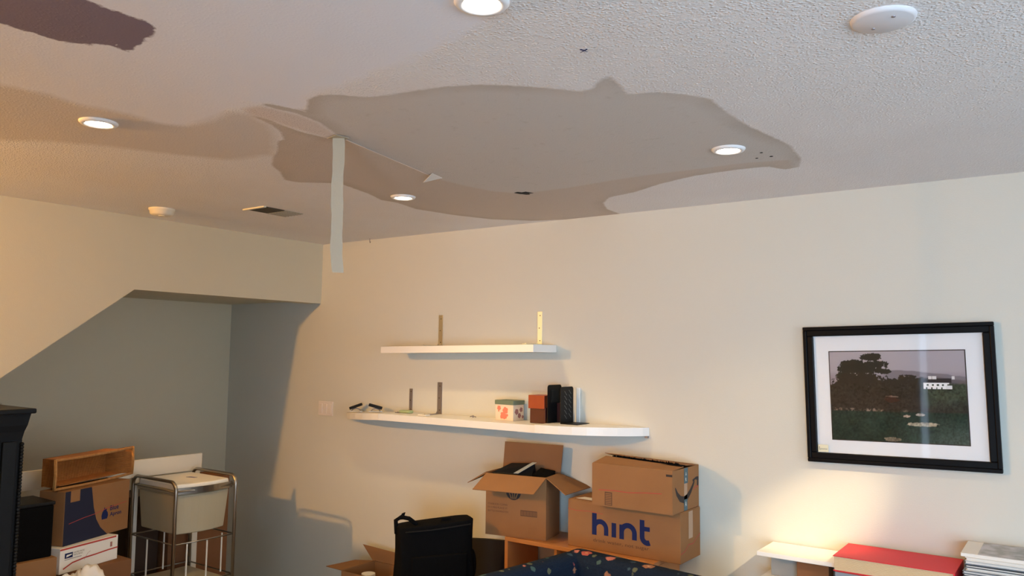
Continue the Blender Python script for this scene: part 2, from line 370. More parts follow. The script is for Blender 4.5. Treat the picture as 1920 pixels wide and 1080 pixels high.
col = mix(m_st, col, st_col)
v_sl, m_sl = mask('seamlight', .02, n_wob, .014)
col = mix(math_n('MULTIPLY', m_sl, .8), col, (.68, .60, .56))
v_pu, m_pu = mask('purple', .035, n_edge, .004)
chips = maprange(noise_n(30, 2), .72, .74)
m_pu = math_n('MULTIPLY', m_pu, math_n('SUBTRACT', 1., math_n('MULTIPLY', chips, maprange(v_pu, .0, .08, 1., 0.))))
col = mix(m_pu, col, (.215, .170, .225))
L.new(col, bs.inputs['Base Color'])
vor = N.new('ShaderNodeTexVoronoi'); vor.inputs['Scale'].default_value = 105; L.new(tc.outputs['Object'], vor.inputs['Vector'])
lump = math_n('ADD', maprange(vor.outputs['Distance'], .0, .45, 1., 0.), n_fine)
rough_zone = math_n('SUBTRACT', 1., math_n('MAXIMUM', m_sk, math_n('MAXIMUM', math_n('MULTIPLY', m_sd, .9), math_n('MULTIPLY', m_st, .75))))
hgt = math_n('MULTIPLY', lump, math_n('ADD', math_n('MULTIPLY', rough_zone, .85), .1))
bp = N.new('ShaderNodeBump'); bp.inputs['Strength'].default_value = .7; bp.inputs['Distance'].default_value = .0036; L.new(hgt, bp.inputs['Height'])
L.new(bp.outputs['Normal'], bs.inputs['Normal'])
me.materials.append(cm)
top = MB().box(ND-.1, XE+.1, YE-.1, .1, CZ+.012, CZ+.1)
struct(top, 'trim_3', wall_m)

# ------------------------------------------------------------------ things on the ceiling
def downlight(x, y, label):
    t = thing('recessed_downlight', label, 'ceiling light', (x, y, CZ), 0, 'recessed downlights in the ceiling')
    MB().lathe([(.037, .0), (.060, .0), (.060, -.003), (.055, -.009), (.044, -.010), (.038, -.004)], n=48, caps=False).build('trim_ring', fixture_m, t, smooth=True)
    MB().lathe([(.0, -.001), (.0385, -.002), (.0375, -.006), (.0, -.0105)], n=40, caps=False).build('lens', bulb_m, t, smooth=True)
    return t
downlight(*LIGHTS['A'], 'lit recessed downlight cut by the top edge, beside the pale skim coat')
downlight(*LIGHTS['B'], 'lit recessed downlight inside the right end of the water stain')
downlight(*LIGHTS['C'], 'smallest lit recessed downlight, at the lower edge of the stain above the shelves')
downlight(*LIGHTS['D'], 'lit recessed downlight at the left, below the purple paint patch')
t = downlight(*SPOT, 'added unseen light that makes the glow at the low white shelf'); t['group'] = 'recessed downlights in the ceiling'
# surface lamp at the left, outside the picture
t = thing('ceiling_lamp', 'bare bulb ceiling lamp near the stair wall', 'ceiling light', (.45, -4.0, CZ))
MB().lathe([(.0, 0), (.07, 0), (.065, -.03), (.03, -.045), (.0, -.045)], n=32, caps=False).build('canopy', fixture_m, t, smooth=True)
MB().sphere((0, 0, -.11), .045).build('bulb', glow_bulb, t, smooth=True)
# blank cover plate
t = thing('ceiling_cover_plate', 'round white blank cover plate with two screws on the textured ceiling', 'cover plate', (3.985, -1.865, CZ))
MB().lathe([(.0, -.010), (.060, -.010), (.066, -.007), (.068, 0)], n=48, caps=False).build('plate', mat('plate_paint', (.70, .69, .72), .5), t, smooth=True)
for a in (-1, 1): MB().lathe([(.0, -.0118), (.004, -.0115), (.005, -.0095)], (a*.034*math.cos(2.4), a*.034*math.sin(2.4)), 12, False).build('screw', steel_dark, t)
# smoke detector
t = thing('smoke_detector', 'round cream smoke detector on the ceiling near the stair wall', 'smoke detector', (.34, -1.41, CZ))
MB().lathe([(.0, -.036), (.048, -.036), (.058, -.028), (.062, -.010), (.066, -.008), (.066, 0)], n=40, caps=False).build('body', detector_m, t, smooth=True)
MB().lathe([(.0, -.039), (.015, -.039), (.016, -.036)], n=20, caps=False).build('test_button', detector_m, t)
# air vent
t = thing('ceiling_vent', 'rectangular air vent, half dark and half dust-brown, beside the smoke detector', 'vent', (.81, -1.035, CZ))
MB().box(-.075, .075, -.125, .0, -.004, 0).build('dark_louvre', vent_dark, t)
MB().box(-.075, .075, 0, .125, -.004, 0).build('closed_louvre', vent_m, t)
m = MB()
for i in range(6): m.box(-.07+i*.025, -.062+i*.025, .005, .12, -.007, -.004)
m.build('slat', vent_m, t)
MB().box(-.095, .085, -.140, -.125, -.007, 0).build('frame_edge', vent_edge, t)
# hole, specks, hook, marks
o = MB().prism([(2.190,-.752),(2.215,-.762),(2.226,-.742),(2.250,-.745),(2.262,-.700),(2.240,-.705),(2.232,-.682),(2.214,-.690),(2.205,-.712),(2.196,-.72)], CZ-.0015, CZ-.0005).build('ceiling_hole', hole_m)
tag(o, 'small ragged black hole in the stained ceiling above the upper shelf', 'hole')
for i, (x, y, r, lb) in enumerate([(3.385, -.862, .0042, 'nearest the pale edge of the stain'), (3.398, -.788, .005, 'pair closest to the wall side'), (3.344, -.79, .004, 'nearest the lit downlight')]):
    px = [(x+r*math.cos(a)*1.3, y+r*math.sin(a)) for a in np.linspace(0, 2*PI, 9)[:-1]]
    o = MB().prism(px, CZ-.002, CZ-.0005).build('ceiling_nick', hole_m); tag(o, 'tiny dark nick beside the right downlight, '+lb, 'nick', 'nicks in the stained ceiling')
m = MB(); m.slab([(3.338, -2.086, CZ-.002), (3.342, -2.087, CZ-.002), (3.347, -2.062, CZ-.002)], .001); m.slab([(3.328, -2.067, CZ-.002), (3.354, -2.080, CZ-.002), (3.355, -2.077, CZ-.002)], .001)
tag(m.build('pencil_mark', blue_ink), 'small dark blue cross mark on the textured ceiling near the top', 'mark')
m = MB(); m.tube([(.515, -.05, CZ), (.515, -.05, CZ-.018), (.520, -.052, CZ-.03), (.528, -.055, CZ-.024)], .0022, 6)
tag(m.build('ceiling_hook', steel_dark), 'small dark wire hook in the ceiling near the corner', 'hook')
# peeled joint tape hanging from the seam
t = thing('joint_tape', 'long strip of pale drywall tape hanging from the ceiling seam', 'tape', (2.231, -1.869, CZ))
wd = Vector((.8127, .5825, 0)).normalized()       # the strip's width direction as it hangs
path = []
for i in range(41):
    s_ = i/40
    z = -.006-.472*s_
    sway = .003*math.sin(s_*5.5)+.0015*math.sin(s_*13)
    path.append((sway+.012*s_*s_, .010*math.sin(s_*4), z, .0205+.0008*math.sin(s_*17)+.0006*math.sin(s_*41)))
m = MB(); vs = []
nrm = Vector((wd.y, -wd.x, 0))
lead = [Vector((-.03, -.03, -.001))+wd*0]
for (a, b, z, hw) in path:
    c = wd*a+nrm*(b)+Vector((0, 0, z))
    vs += [c-wd*hw, c+wd*hw, c+wd*hw+nrm*.0006, c-wd*hw+nrm*.0006]
k = len(path)
fs = []
for i in range(k-1):
    for j in range(4): fs.append((4*i+j, 4*i+(j+1) % 4, 4*i+4+(j+1) % 4, 4*i+4+j))
fs += [(0, 3, 2, 1), (4*k-4, 4*k-3, 4*k-2, 4*k-1)]
m.add(vs, fs); m.build('strip', tape_m, t)
MB().slab([(-.045, -.012, -.003), (.02, -.03, -.004), (.03, .02, -.006), (-.02, .035, -.006)], .0015).build('glued_end', tape_m, t)
# torn flap of tape where the seam ends
m = MB(); m.slab([(2.045, -1.222, CZ-.022), (2.135, -1.268, CZ-.002), (2.115, -1.18, CZ-.003)], .0015)
tag(m.build('torn_tape_flap', paper), 'little torn white flap of tape at the lower end of the ceiling seam', 'tape')
# thin peeled paper edge of the seam
m = MB(); m.slab([(2.222, -1.842, CZ-.001), (2.232, -1.842, CZ-.004), (2.104, -1.238, CZ-.004), (2.094, -1.236, CZ-.001)], .001)
tag(m.build('seam_paper_edge', mat('seam_edge', (.80, .72, .66), .8)), 'thin pale ridge of lifted paper along the ceiling seam', 'tape')

# ------------------------------------------------------------------ wall things
t = thing('light_switch_plate', 'wide three-switch plate on the cream wall near the stair corner', 'light switch', (.083, 0, 1.30))
MB().box(-.073, .073, -.006, 0, -.049, .049).build('plate', switch_m, t, bevel=.003)
for i in (-1, 0, 1): MB().box(i*.046-.016, i*.046+.016, -.010, -.005, -.033, .033).build('rocker', switch_m, t, bevel=.002)

# shelves
def up_z(x): return 1.7245+(x-.825)*.0148
t = thing('upper_wall_shelf', 'short white floating wall shelf, the higher of the two rows', 'shelf', (.825, 0, 1.684), rot=(0, -.0148, 0))
MB().box(0, 1.129, -.232, -.001, 0, .0402).build('board', white_lam, t, bevel=.0015)
lo = thing('lower_wall_shelf', 'long straight white floating shelf carrying boxes and brackets', 'shelf', (.83, 0, 1.318))
MB().box(0, 1.16, -.24, -.001, -.040, 0).build('board', white_lam, lo, bevel=.0015)
MB().box(1.02, 1.16, -.22, -.01, -.044, -.0402).build('cleat', white_lam, lo)
pts = [(.33, -.001), (.335, -.03), (.355, -.06), (.40, -.10), (.47, -.14), (.56, -.18), (.66, -.212), (.76, -.232), (.828, -.24), (.828, -.001)]
t = thing('curved_shelf_end', 'rounded left end piece of the long white shelf, sagging slightly', 'shelf', (.33, 0, 1.29), rot=(0, -.056, 0))
MB().prism([(x-.33, y) for x, y in pts], -.040, 0).build('board', white_lam, t, bevel=.0015)
pts = [(1.993, -.001), (1.993, -.272), (2.06, -.270), (2.13, -.260), (2.20, -.240), (2.27, -.210), (2.34, -.170), (2.40, -.128), (2.45, -.085), (2.495, -.035), (2.515, -.001)]
t = thing('curved_shelf_end', 'rounded right end piece of the long white shelf above the cartons', 'shelf', (1.993, 0, 1.325))
MB().prism([(x-1.993, y) for x, y in pts], -.043, 0).build('board', white_lam, t, bevel=.0015)
MB().box(.505, .520, -.020, -.002, -.052, -.043).build('screw', steel_dark, t)

def bracket(x, z, wdt, h, arm, m, label, holes=3, tilt=0):
    t = thing('shelf_bracket', label, 'bracket', (x, 0, z), group='L brackets screwed to the wall')
    MB().box(-wdt/2, wdt/2, -.004, -.0005, 0, h).build('wall_leg', m, t, bevel=.0008)
    MB().box(-wdt/2, wdt/2, -arm, -.0005, 0, .0035).build('shelf_leg', m, t, bevel=.0008)
    MB().tube([(-wdt/2-.0002, -.012, .001), (-wdt/2-.0002, -.004, .012)], .0022, 6).add([], []).build('weld', m, t)
    for i in range(holes):
        zz = h*(.12+.76*i/(holes-1)); xx = (-.003 if i % 2 else .002)
        me_ = MB(); me_.lathe([(0, 0), (.0030, 0), (.0028, .0016), (0, .0020)], n=10, caps=False)
        me_.v = [(xx+a, -.004-c, zz+b) for a, b, c in me_.v]; me_.build('screw', dark_ink, t)
    MB().sphere((0, -arm+.012, .0045), .004, 8, 6).build('screw', m, t)
    return t
bracket(1.108, 1.7315, .034, .19, .175, steel, 'grey zinc bracket, left one on the upper white shelf')
bracket(1.842, 1.743, .031, .186, .155, steel_bright, 'bright brass-yellow bracket, right one on the upper white shelf')
b3 = bracket(.872, 1.3185, .026, .145, .13, steel_dark, 'short dark steel bracket with green tape, left on the lower shelf')
bracket(1.110, 1.3185, .036, .192, .15, steel_dark, 'tall dull grey bracket, right one on the lower shelf')
m = MB(); m.box(.875, .965, -.115, -.075, 1.3195, 1.336)
tag(m.build('masking_tape_wad', tape_green, bevel=.006), 'wad of green masking tape at the foot of the short dark bracket', 'tape')
m = MB(); m.box(1.115, 1.18, -.205, -.165, 1.3185, 1.327)
tag(m.build('paper_scrap', paper, bevel=.003), 'small white scrap beside the tall bracket on the lower shelf', 'scrap')
# two clips / bars on stands
def clamp(loc, rz, tiltdeg, label):
    t = thing('bar_clamp', label, 'clamp', loc, rz, 'black clamps on the shelf end')
    a = math.radians(tiltdeg); c = math.cos(a); s = math.sin(a)
    b = MB(); L_ = .043
    b.add([(x*c-z*s, y, x*s+z*c+.032) for x in (-L_, L_) for y in (-.012, .012) for z in (-.009, .009)], [(0,1,3,2),(4,6,7,5),(0,4,5,1),(2,3,7,6),(0,2,6,4),(1,5,7,3)])
    b.build('bar', black_pl, t, bevel=.003)
    MB().tube([(-.028, 0, .002), (-.02, 0, .012), (0, 0, .020), (.022, 0, .014), (.032, 0, .002)], .0035, 8).build('spring_arm', steel_dark, t, smooth=True)
    MB().box(-.04, .045, -.015, .015, 0, .003).build('foot', steel, t)
    MB().lathe([(0, -.004), (.012, -.004), (.012, .004), (0, .004)], (.038*c, 0), 14).build('knob', steel, t)
    return t
clamp((.455, -.075, 1.3045), .62, 20, 'black bar clamp at the left tip of the long shelf, tilted up to the right')
clamp((.675, -.115, 1.3155), .62, -15, 'black bar clamp beside the short bracket, tilted down to the right')
t = thing('metal_fastener', 'tiny winged metal fastener on the long shelf left of the floral box', 'fastener', (1.43, -.075, 1.3185))
MB().tube([(-.022, 0, .004), (-.006, 0, .008), (.006, 0, .008), (.022, 0, .004)], .0028, 6).build('wing', steel_dark, t)
MB().lathe([(.004, 0), (.005, .004), (.003, .013), (0, .014)], n=10, caps=False).build('screw', steel_dark, t)
# floral gift box
t = thing('floral_gift_box', 'small cream gift box with coral flowers and a dark green lid', 'box', (1.62, -.112, 1.3185), -.06)
MB().box(0, .128, 0, .095, 0, .098).build('body', floral_card, t, bevel=.001)
MB().box(-.004, .132, -.004, .099, .088, .112).build('lid', lid_green, t, bevel=.003)
def flower(mb, cx, cy, r, O, U, Z, Nn, lift=.0006):
    pts = []
    for i in range(40):
        a = 2*PI*i/40; rr = r*(.78+.24*abs(math.sin(2.5*a+cx*90))); pts.append((cx+rr*math.cos(a), cy+rr*math.sin(a)))
    poly(mb, pts, O, U, Z, Nn, lift)
m = MB()
for cx, cy, r in ((.026, .068, .014), (.024, .052, .005), (.072, .056, .020), (.055, .030, .019), (.068, .024, .017), (.046, .020, .011), (.085, .030, .008)):
    flower(m, cx, cy, r, Vector((0,0,0)), X3, Z3, -Y3, .0006+.0001*random.random())
m.build('printed_flowers', coral, t)
m = MB()
for cx, cy, r in ((.03, .05, .017), (.055, .028, .015), (.07, .06, .014), (.085, .02, .01)):
    flower(m, cx, cy, r, Vector((.128, 0, 0)), Y3, Z3, X3, .0006+.0001*random.random())
m.build('printed_flowers', mauve, t)
# red wooden box with a lift-off lid
t = thing('red_wooden_box', 'dark red wooden box with a brighter orange-red lid, left of the black bookends', 'box', (1.862, -.140, 1.3185), 0)
MB().box(.008, .108, .006, .10, 0, .085).build('body', redwood_d, t, bevel=.002)
MB().box(0, .105, 0, .106, .078, .150).build('lid', redwood, t, bevel=.002)
# bookends
def bookend(x, y0, y1, h, base, label, sgn, cut=None, perf=False, zz=1.3185):
    t = thing('black_bookend', label, 'bookend', (x, y0, zz), group='black bookends on the shelf')
    D = y1-y0; r = .016; th = .003
    out = [(0, 0), (D, 0)]+[(D-r+r*math.cos(a), h-r+r*math.sin(a)) for a in np.linspace(0, PI/2, 6)]+[(r+r*math.cos(a), h-r+r*math.sin(a)) for a in np.linspace(PI/2, PI, 6)]
    k = len(out)
    MB().add([(0, a, b) for a, b in out]+[(th, a, b) for a, b in out], [tuple(range(k)), tuple(range(k, 2*k))[::-1]]+[(i, (i+1) % k, k+(i+1) % k, k+i) for i in range(k)]).build('upright', black_metal, t)
    bx0, bx1 = (0, base) if sgn > 0 else (-base, 0)
    MB().box(bx0, bx1, 0, D, 0, .003).build('base', black_metal, t, bevel=.001)
    return t, D
t, D = bookend(2.073, -.150, -.022, .193, .105, 'right black bookend with slanted slots and its base showing', 1, zz=1.3255)
slot_m = mat('slot_sheen', (.16, .16, .155), .4, metal=.5)
m = MB()
for i in range(6):
    for j in range(2):
        y = D*(.28+.34*j); z = .035+i*.025+.006*j
        m.slab([(.0034, y, z+.010), (.0034, y+.004, z+.010), (.0034, y+.028, z-.012), (.0034, y+.024, z-.012)], .0006)
m.build('slot', slot_m, t)
t, D = bookend(1.996, -.156, -.020, .208, .05, 'taller left black bookend with a square window behind the red box', 1)
MB().box(.0031, .0045, .035, .100, .115, .180).build('recess', hole_m, t)
MB().box(.0031, .05, .09, .118, .004, .11).build('inner_block', redwood_d, t, bevel=.002)
tag(MB().box(2.090, 2.110, -.014, -.002, 1.3255, 1.512).build('white_slat', white_trim, bevel=.002), 'narrow white slat standing on the wall behind the right bookend', 'slat')

# framed picture, hung about one degree crooked
t = thing('framed_picture', 'large black-framed landscape photograph hung slightly crooked on the right', 'picture', (3.668, 0, 1.535), rot=(0, -.0225, 0))
FW, FH = .744/2, .598/2; bw = .042
def ring(m, a, b, c, d, y0, y1):    # outer half sizes a,b ; inner c,d
    for (x0, x1, z0, z1) in ((-a, a, d, b), (-a, a, -b, -d), (-a, -c, -d, d), (c, a, -d, d)): m.box(x0, x1, y0, y1, z0, z1)
m = MB(); ring(m, FW, FH, FW-.016, FH-.016, -.030, -.002); m.build('frame', frame_m, t, bevel=.003)
m = MB(); ring(m, FW-.014, FH-.014, FW-bw, FH-bw, -.024, -.003); m.build('inner_moulding', frame_m, t, bevel=.004)
MB().box(-FW+bw-.004, FW-bw+.004, -.010, -.004, -FH+bw-.004, FH-bw+.004).build('mat_board', mat_board, t)
px0, px1, pz0, pz1 = -.264, .262, -.196, .186
m = MB(); ring_b = .0035
m.box(px0-.004, px1+.004, -.0112, -.0102, pz0-.004, pz1+.004); m.build('mat_bevel', dark_ink, t)
# the print: a misty shore with trees and a white house, as vertex colours on a flat sheet
GX, GY = 300, 210
rng = np.random.RandomState(3)
def vnoise(x, y, s, seed):
    r = np.random.RandomState(seed); g = r.rand(64, 64); xs_ = x*s; ys_ = y*s; xi = np.floor(xs_).astype(int); yi = np.floor(ys_).astype(int); fx = xs_-xi; fy = ys_-yi
    fx = fx*fx*(3-2*fx); fy = fy*fy*(3-2*fy); G = lambda a, b: g[a % 64, b % 64]
    return (G(xi, yi)*(1-fx)+G(xi+1, yi)*fx)*(1-fy)+(G(xi, yi+1)*(1-fx)+G(xi+1, yi+1)*fx)*fy
U, V = np.meshgrid(np.linspace(0, 1, GX), np.linspace(0, 1, GY), indexing='ij')     # V: 0 bottom .. 1 top
A = 1.5
nz = sum(vnoise(U*A, V, s, i)*w for i, (s, w) in enumerate(((7, .5), (16, .28), (34, .16), (60, .06))))
fine = vnoise(U*A, V, 50, 11)*.5+vnoise(U*A, V, 90, 12)*.5
C3 = np.zeros((GX, GY, 3)); put = lambda mk, c: C3.__setitem__(slice(None), C3*(1-mk[..., None])+np.array(c)*mk[..., None])
st = lambda v, a, b: np.clip((v-a)/(b-a), 0, 1)
C3[:] = np.array([.34, .31, .34]); put(st(V, .55, 1.0), (.38, .35, .39)); put(st(V, .75, .70)*0+st(V, .78, .70), (.26, .23, .27))
hill = .80-.10*np.abs(U-.55)*1.6+.03*(nz-.5); put(st(hill-V, 0, .01)*st(U, .38, .45), (.185, .165, .19))
hill2 = .73-.18*np.abs(U-.78)+.03*(nz-.5); put(st(hill2-V, 0, .02)*st(U, .5, .6), (.12, .105, .12))
land = .64+.06*(nz-.5)*2+.08*np.exp(-((U-.62)/.10)**2); put(st(land-V, 0, .015), (.030, .024, .020))
def blob(cx, cy, rx, ry, c, k=.6):
    d = 1-((U-cx)/rx)**2-((V-cy)/ry)**2+(nz-.5)*2.4*k+(fine-.5)*.9; put(st(d, 0, .12), c)
for b in ((.32, .93, .09, .05), (.22, .85, .13, .06), (.15, .80, .09, .06), (.34, .85, .12, .06), (.26, .80, .16, .07), (.40, .78, .07, .04), (.12, .72, .08, .06)): blob(*b, (.022, .022, .018))
for b in ((.25, .68, .22, .10), (.14, .60, .14, .12), (.45, .62, .15, .09), (.62, .66, .12, .09), (.60, .55, .2, .08)): blob(*b, (.026, .022, .018))
put(st(.66-V, 0, .03)*st(U, .68, .72)*st(V, .35, .45), (.045, .062, .042))
put(st(.50-V, 0, .06)*st(U, .72, .80)*st(V, .30, .38)*.7, (.025, .03, .028))
sh = .34+.02*(nz-.5); water = st(sh-V, 0, .02); wc = np.array([.012, .028, .022])+np.array([.075, .095, .085])*(st(U, .45, 1.1)*st(V+.25*nz, .45, .05))[..., None]
C3[:] = C3*(1-water[..., None])+wc*water[..., None]
put(st(.02-np.abs(V-.345), 0, .01)*st(fine, .45, .6)*st(nz, .5, .6)*st(.60-U, 0, .05), (.16, .12, .10))
blob(.46, .47, .05, .035, (.05, .022, .016), .3); blob(.46, .50, .05, .008, (.14, .09, .07), .2)
blob(.57, .285, .03, .012, (.30, .24, .20), .2); blob(.67, .305, .035, .015, (.32, .28, .25), .2)
blob(.69, .20, .115, .022, (.30, .265, .20), .12); blob(.68, .13, .10, .03, (.02, .035, .03), .2); blob(.46, .025, .06, .025, (.17, .14, .10), .15)
tex = 1+.9*(nz-.5)+1.3*(fine-.5); lm = st(.66-V, 0, .03); C3 *= (1-lm*(1-np.clip(tex, .3, 1.9)))[..., None]
blob(.47, .46, .055, .03, (.045, .018, .013), .25); blob(.49, .495, .03, .006, (.16, .12, .10), .3)
put(((U > .69) & (U < .90) & (V > .655) & (V < .70)).astype(float), (.028, .025, .03))
hs = (U > .705) & (U < .885) & (V > .585) & (V < .655); put((hs & ~((np.mod((U-.705)/.18*5, 1) > .62) & (V > .62) & (V < .64)) & ~((np.mod((U-.705)/.18*5+.3, 1) > .75) & (V < .605))).astype(float), (.80, .80, .82))
for a, b in ((.752, .012), (.782, .015), (.915, .010)): put(((np.abs(U-a) < b) & (V > .69) & (V < .725)).astype(float), (.62, .62, .64))
put(((U > .86) & (U < .905) & (V > .585) & (V < .625)).astype(float), (.7, .7, .72))
vs = [(px0+(px1-px0)*i/(GX-1), -.0130, pz0+(pz1-pz0)*j/(GY-1)) for i in range(GX) for j in range(GY)]
fs = [(i*GY+j, (i+1)*GY+j, (i+1)*GY+j+1, i*GY+j+1) for i in range(GX-1) for j in range(GY-1)]
me = bpy.data.meshes.new('photo_print'); me.from_pydata(vs, [], fs); ca = me.color_attributes.new('ink', 'FLOAT_COLOR', 'POINT')
buf = np.ones((GX*GY, 4), np.float32); buf[:, :3] = C3.reshape(-1, 3); ca.data.foreach_set('color', buf.ravel())
o = bpy.data.objects.new('photo_print', me); COL.objects.link(o); o.parent = t
pm = bpy.data.materials.new('print_ink'); pm.use_nodes = True; q = pm.node_tree.nodes.new('ShaderNodeVertexColor'); q.layer_name = 'ink'
pm.node_tree.links.new(q.outputs[0], pm.node_tree.nodes['Principled BSDF'].inputs['Base Color']); pm.node_tree.nodes['Principled BSDF'].inputs['Roughness'].default_value = .8; pm.node_tree.nodes['Principled BSDF'].inputs['Specular IOR Level'].default_value = .05; me.materials.append(pm)
MB().add([(-FW+bw, -.0165, -FH+bw), (FW-bw, -.0165, -FH+bw), (FW-bw, -.0165, FH-bw), (-FW+bw, -.0165, FH-bw)], [(0, 1, 2, 3)]).build('glass', glass_m, t)
MB().box(-FW+bw+.002, -FW+bw+.046, -.0172, -.0168, -FH+bw+.002, -FH+bw+.034).build('paper_tag', mat('cream_tag', (.78, .74, .55), .7), t)
m = MB(); stroke(m, [(.006, .024), (.005, .010), (.010, .011), (.012, .017), (.014, .010), (.018, .016), (.021, .010), (.024, .016), (.027, .011), (.030, .016), (.033, .011), (.037, .015), (.039, .012)], .0018, Vector((-FW+bw+.002, -.0172, -FH+bw+.002)), X3, Z3, -Y3, .0004)
m.build('handwriting', dark_ink, t)

# ------------------------------------------------------------------ wooden bookcase with cartons, right of centre
t = thing('wooden_bookcase', 'low open orange wood bookcase carrying the cartons against the wall', 'bookcase', (1.832, -.300, 0))
wd_, dp, hh = .850, .285, .739
MB().box(0, wd_, 0, dp, hh-.020, hh).build('top_board', wood_m, t, bevel=.0015)
for x in (0, wd_-.02): MB().box(x, x+.02, .0, dp, 0, hh-.0205).build('side_panel', wood_m, t, bevel=.001)
MB().box(.30, .315, .01, dp-.005, .06, hh-.0205).build('divider', wood_m, t)
for z in (.06, .40): MB().box(.02, wd_-.02, .004, dp-.004, z, z+.018).build('shelf_board', wood_m, t)
# coffee carton, open
def wpt(o, x, y, z): return wm(o) @ Vector((x, y, z))
yaw = math.radians(10.9)
t = thing('open_coffee_carton', 'open tan carton with a round dark logo, flaps spread, on the bookcase', 'carton', (1.716, -.315, .7395), yaw)
w0, d0, h0 = .345, .19, .3175; th = .004
m = MB(); m.box(0, w0, 0, th, 0, h0); m.box(0, w0, d0-th, d0, 0, h0); m.box(0, th, th, d0-th, 0, h0); m.box(w0-th, w0, th, d0-th, 0, h0); m.box(th, w0-th, th, d0-th, 0, th)
m.build('body', card, t)
MB().slab([(0, 0, h0), (w0, 0, h0), (w0-.022, -.115, h0-.068), (-.022, -.115, h0-.070)], .004).build('front_flap', card, t)
MB().slab([(w0, .0, h0), (w0, d0, h0), (.51, .235, h0-.066), (.475, -.06, h0-.066)], .004).build('right_flap', card, t)
MB().slab([(.002, .0, h0), (.002, d0-.02, h0), (-.10, .20, h0-.03), (-.10, -.02, h0-.058)], .004).build('left_flap', card_in, t)
MB().slab([(.01, d0, h0), (w0+.005, d0, h0), (w0+.018, d0+.006, h0+.146), (.018, d0+.006, h0+.148)], .004).build('back_flap', card_in, t)
O = Vector((0, 0, 0)); N_ = -Y3
m = MB(); cx, cz = .161, .232
pts = [(cx+.043*math.cos(a), cz+.043*math.sin(a)) for a in np.linspace(0, 2*PI, 40)[:-1]]; poly(m, pts, O, X3, Z3, N_, .0006); m.build('logo_disc', dark_ink, t)
m = MB()
for s in (-1, 1):
    stroke(m, [(cx+s*.012, cz-.035), (cx+s*.020, cz-.016), (cx+s*.026, cz-.004), (cx+s*.020, cz+.010), (cx+s*.03, cz+.018)], .006, O, X3, Z3, N_, .0010)
    stroke(m, [(cx+s*.004, cz-.036), (cx+s*.006, cz-.014), (cx+s*.012, cz+.0), (cx+s*.006, cz+.014)], .005, O, X3, Z3, N_, .0010)
stroke(m, [(cx-.010, cz+.020), (cx, cz+.026), (cx+.010, cz+.020)], .006, O, X3, Z3, N_, .0010)
m.build('logo_lines', card, t)
for i, (s, wdt) in enumerate((('STARBUCKS COFFEE', .115), ('1912 PIKE PLACE ST', .115), ('SEATTLE WASHINGTON', .120))):
    text_mesh(s, 'printed_text', faint_ink, t, (.012, -.0008, .156-i*.018), (1, 0, 0), (0, 0, 1), .009, wdt)
m = MB(); O2 = Vector((.202, 0, .112)); poly(m, [(0, 0), (.094, 0), (.094, .030), (0, .030)], O2, X3, Z3, N_, .0006); m.build('printed_label', faint_ink, t)
m = MB()
for i in range(11): poly(m, [(.004+i*.0082, .004), (.007+i*.0082, .004), (.007+i*.0082, .026), (.004+i*.0082, .026)], O2, X3, Z3, N_, .0010)
m.build('label_lines', card, t)
# things in the open carton
tt = thing('dark_folded_album', 'dark flat album poking out of the open coffee carton', 'album', wpt(t, .045, .045, h0-.06), yaw)
MB().hexa([(0, 0, 0), (.19, .0, 0), (.19, .10, 0), (0, .10, 0)], [(-.03, -.01, .06), (.12, .0, .060), (.17, .11, .108), (.03, .11, .10)]).build('cover', black_pl, tt, bevel=.003)
MB().slab([(.10, -.012, .0635), (.125, -.010, .0635), (.185, .10, .111), (.16, .10, .111)], .002).build('strip', grey_board_shade, tt)
tt = thing('black_folder', 'black folder lying at the right inside the open coffee carton', 'folder', wpt(t, .247, .05, h0-.05), yaw)
MB().hexa([(0, 0, 0), (.085, 0, 0), (.085, .11, 0), (0, .11, 0)], [(0, 0, .055), (.085, .0, .045), (.085, .11, .065), (0, .11, .075)]).build('cover', black_fab, tt, bevel=.003)
# water carton
t = thing('water_carton', 'large brown carton lettered hint in blue, right end of the bookcase', 'carton', (2.188, -.252, .7395))
w1, d1, h1 = .604, .230, .226
MB().box(0, w1, 0, d1, 0, h1).build('body', card, t, bevel=.003)
MB().box(0.003, w1-.003, .001, d1/2-.001, h1+.0002, h1+.004).build('top_flap', card, t)
MB().box(0.003, w1-.003, d1/2+.001, d1-.001, h1+.0002, h1+.004).build('top_flap', card, t)
O = Vector((0, 0, 0)); m = MB(); HW = .026
bx, bz = .152, .076          # lower-left of the h
stroke(m, [(bx, bz-.004), (bx, bz+.100)], HW, O, X3, Z3, N_, .0008)
stroke(m, [(bx, bz+.028)]+arc(bx+.033, bz+.030, .033, 170, 0, 12)+[(bx+.066, bz+.0)], HW*.92, O, X3, Z3, N_, .0010)
stroke(m, [(bx+.108, bz-.002), (bx+.108, bz+.066)], HW*.95, O, X3, Z3, N_, .0008)
stroke(m, [(bx+.150, bz-.004), (bx+.150, bz+.064)], HW*.95, O, X3, Z3, N_, .0008)
stroke(m, [(bx+.150, bz+.028)]+arc(bx+.184, bz+.030, .034, 170, 0, 12)+[(bx+.218, bz+.0)], HW*.95, O, X3, Z3, N_, .0010)
stroke(m, [(bx+.258, bz+.100), (bx+.258, bz+.022)]+arc(bx+.284, bz+.022, .026, 180, 300, 8), HW*.95, O, X3, Z3, N_, .0008)
stroke(m, [(bx+.262, bz+.060), (bx+.298, bz+.060)], HW*.8, O, X3, Z3, N_, .0012)
m.build('printed_wordmark', blue_ink, t)
text_mesh('drink water, not sugar', 'printed_text', faint_ink, t, (.146, -.0008, .035), (1, 0, 0), (0, 0, 1), .020, .30)
m = MB(); stroke(m, [(0, .182), (.05, .176), (.12, .181), (.2, .176)], .002, O, X3, Z3, N_, .0008)
m.build('red_cord_line', red_ink, t)
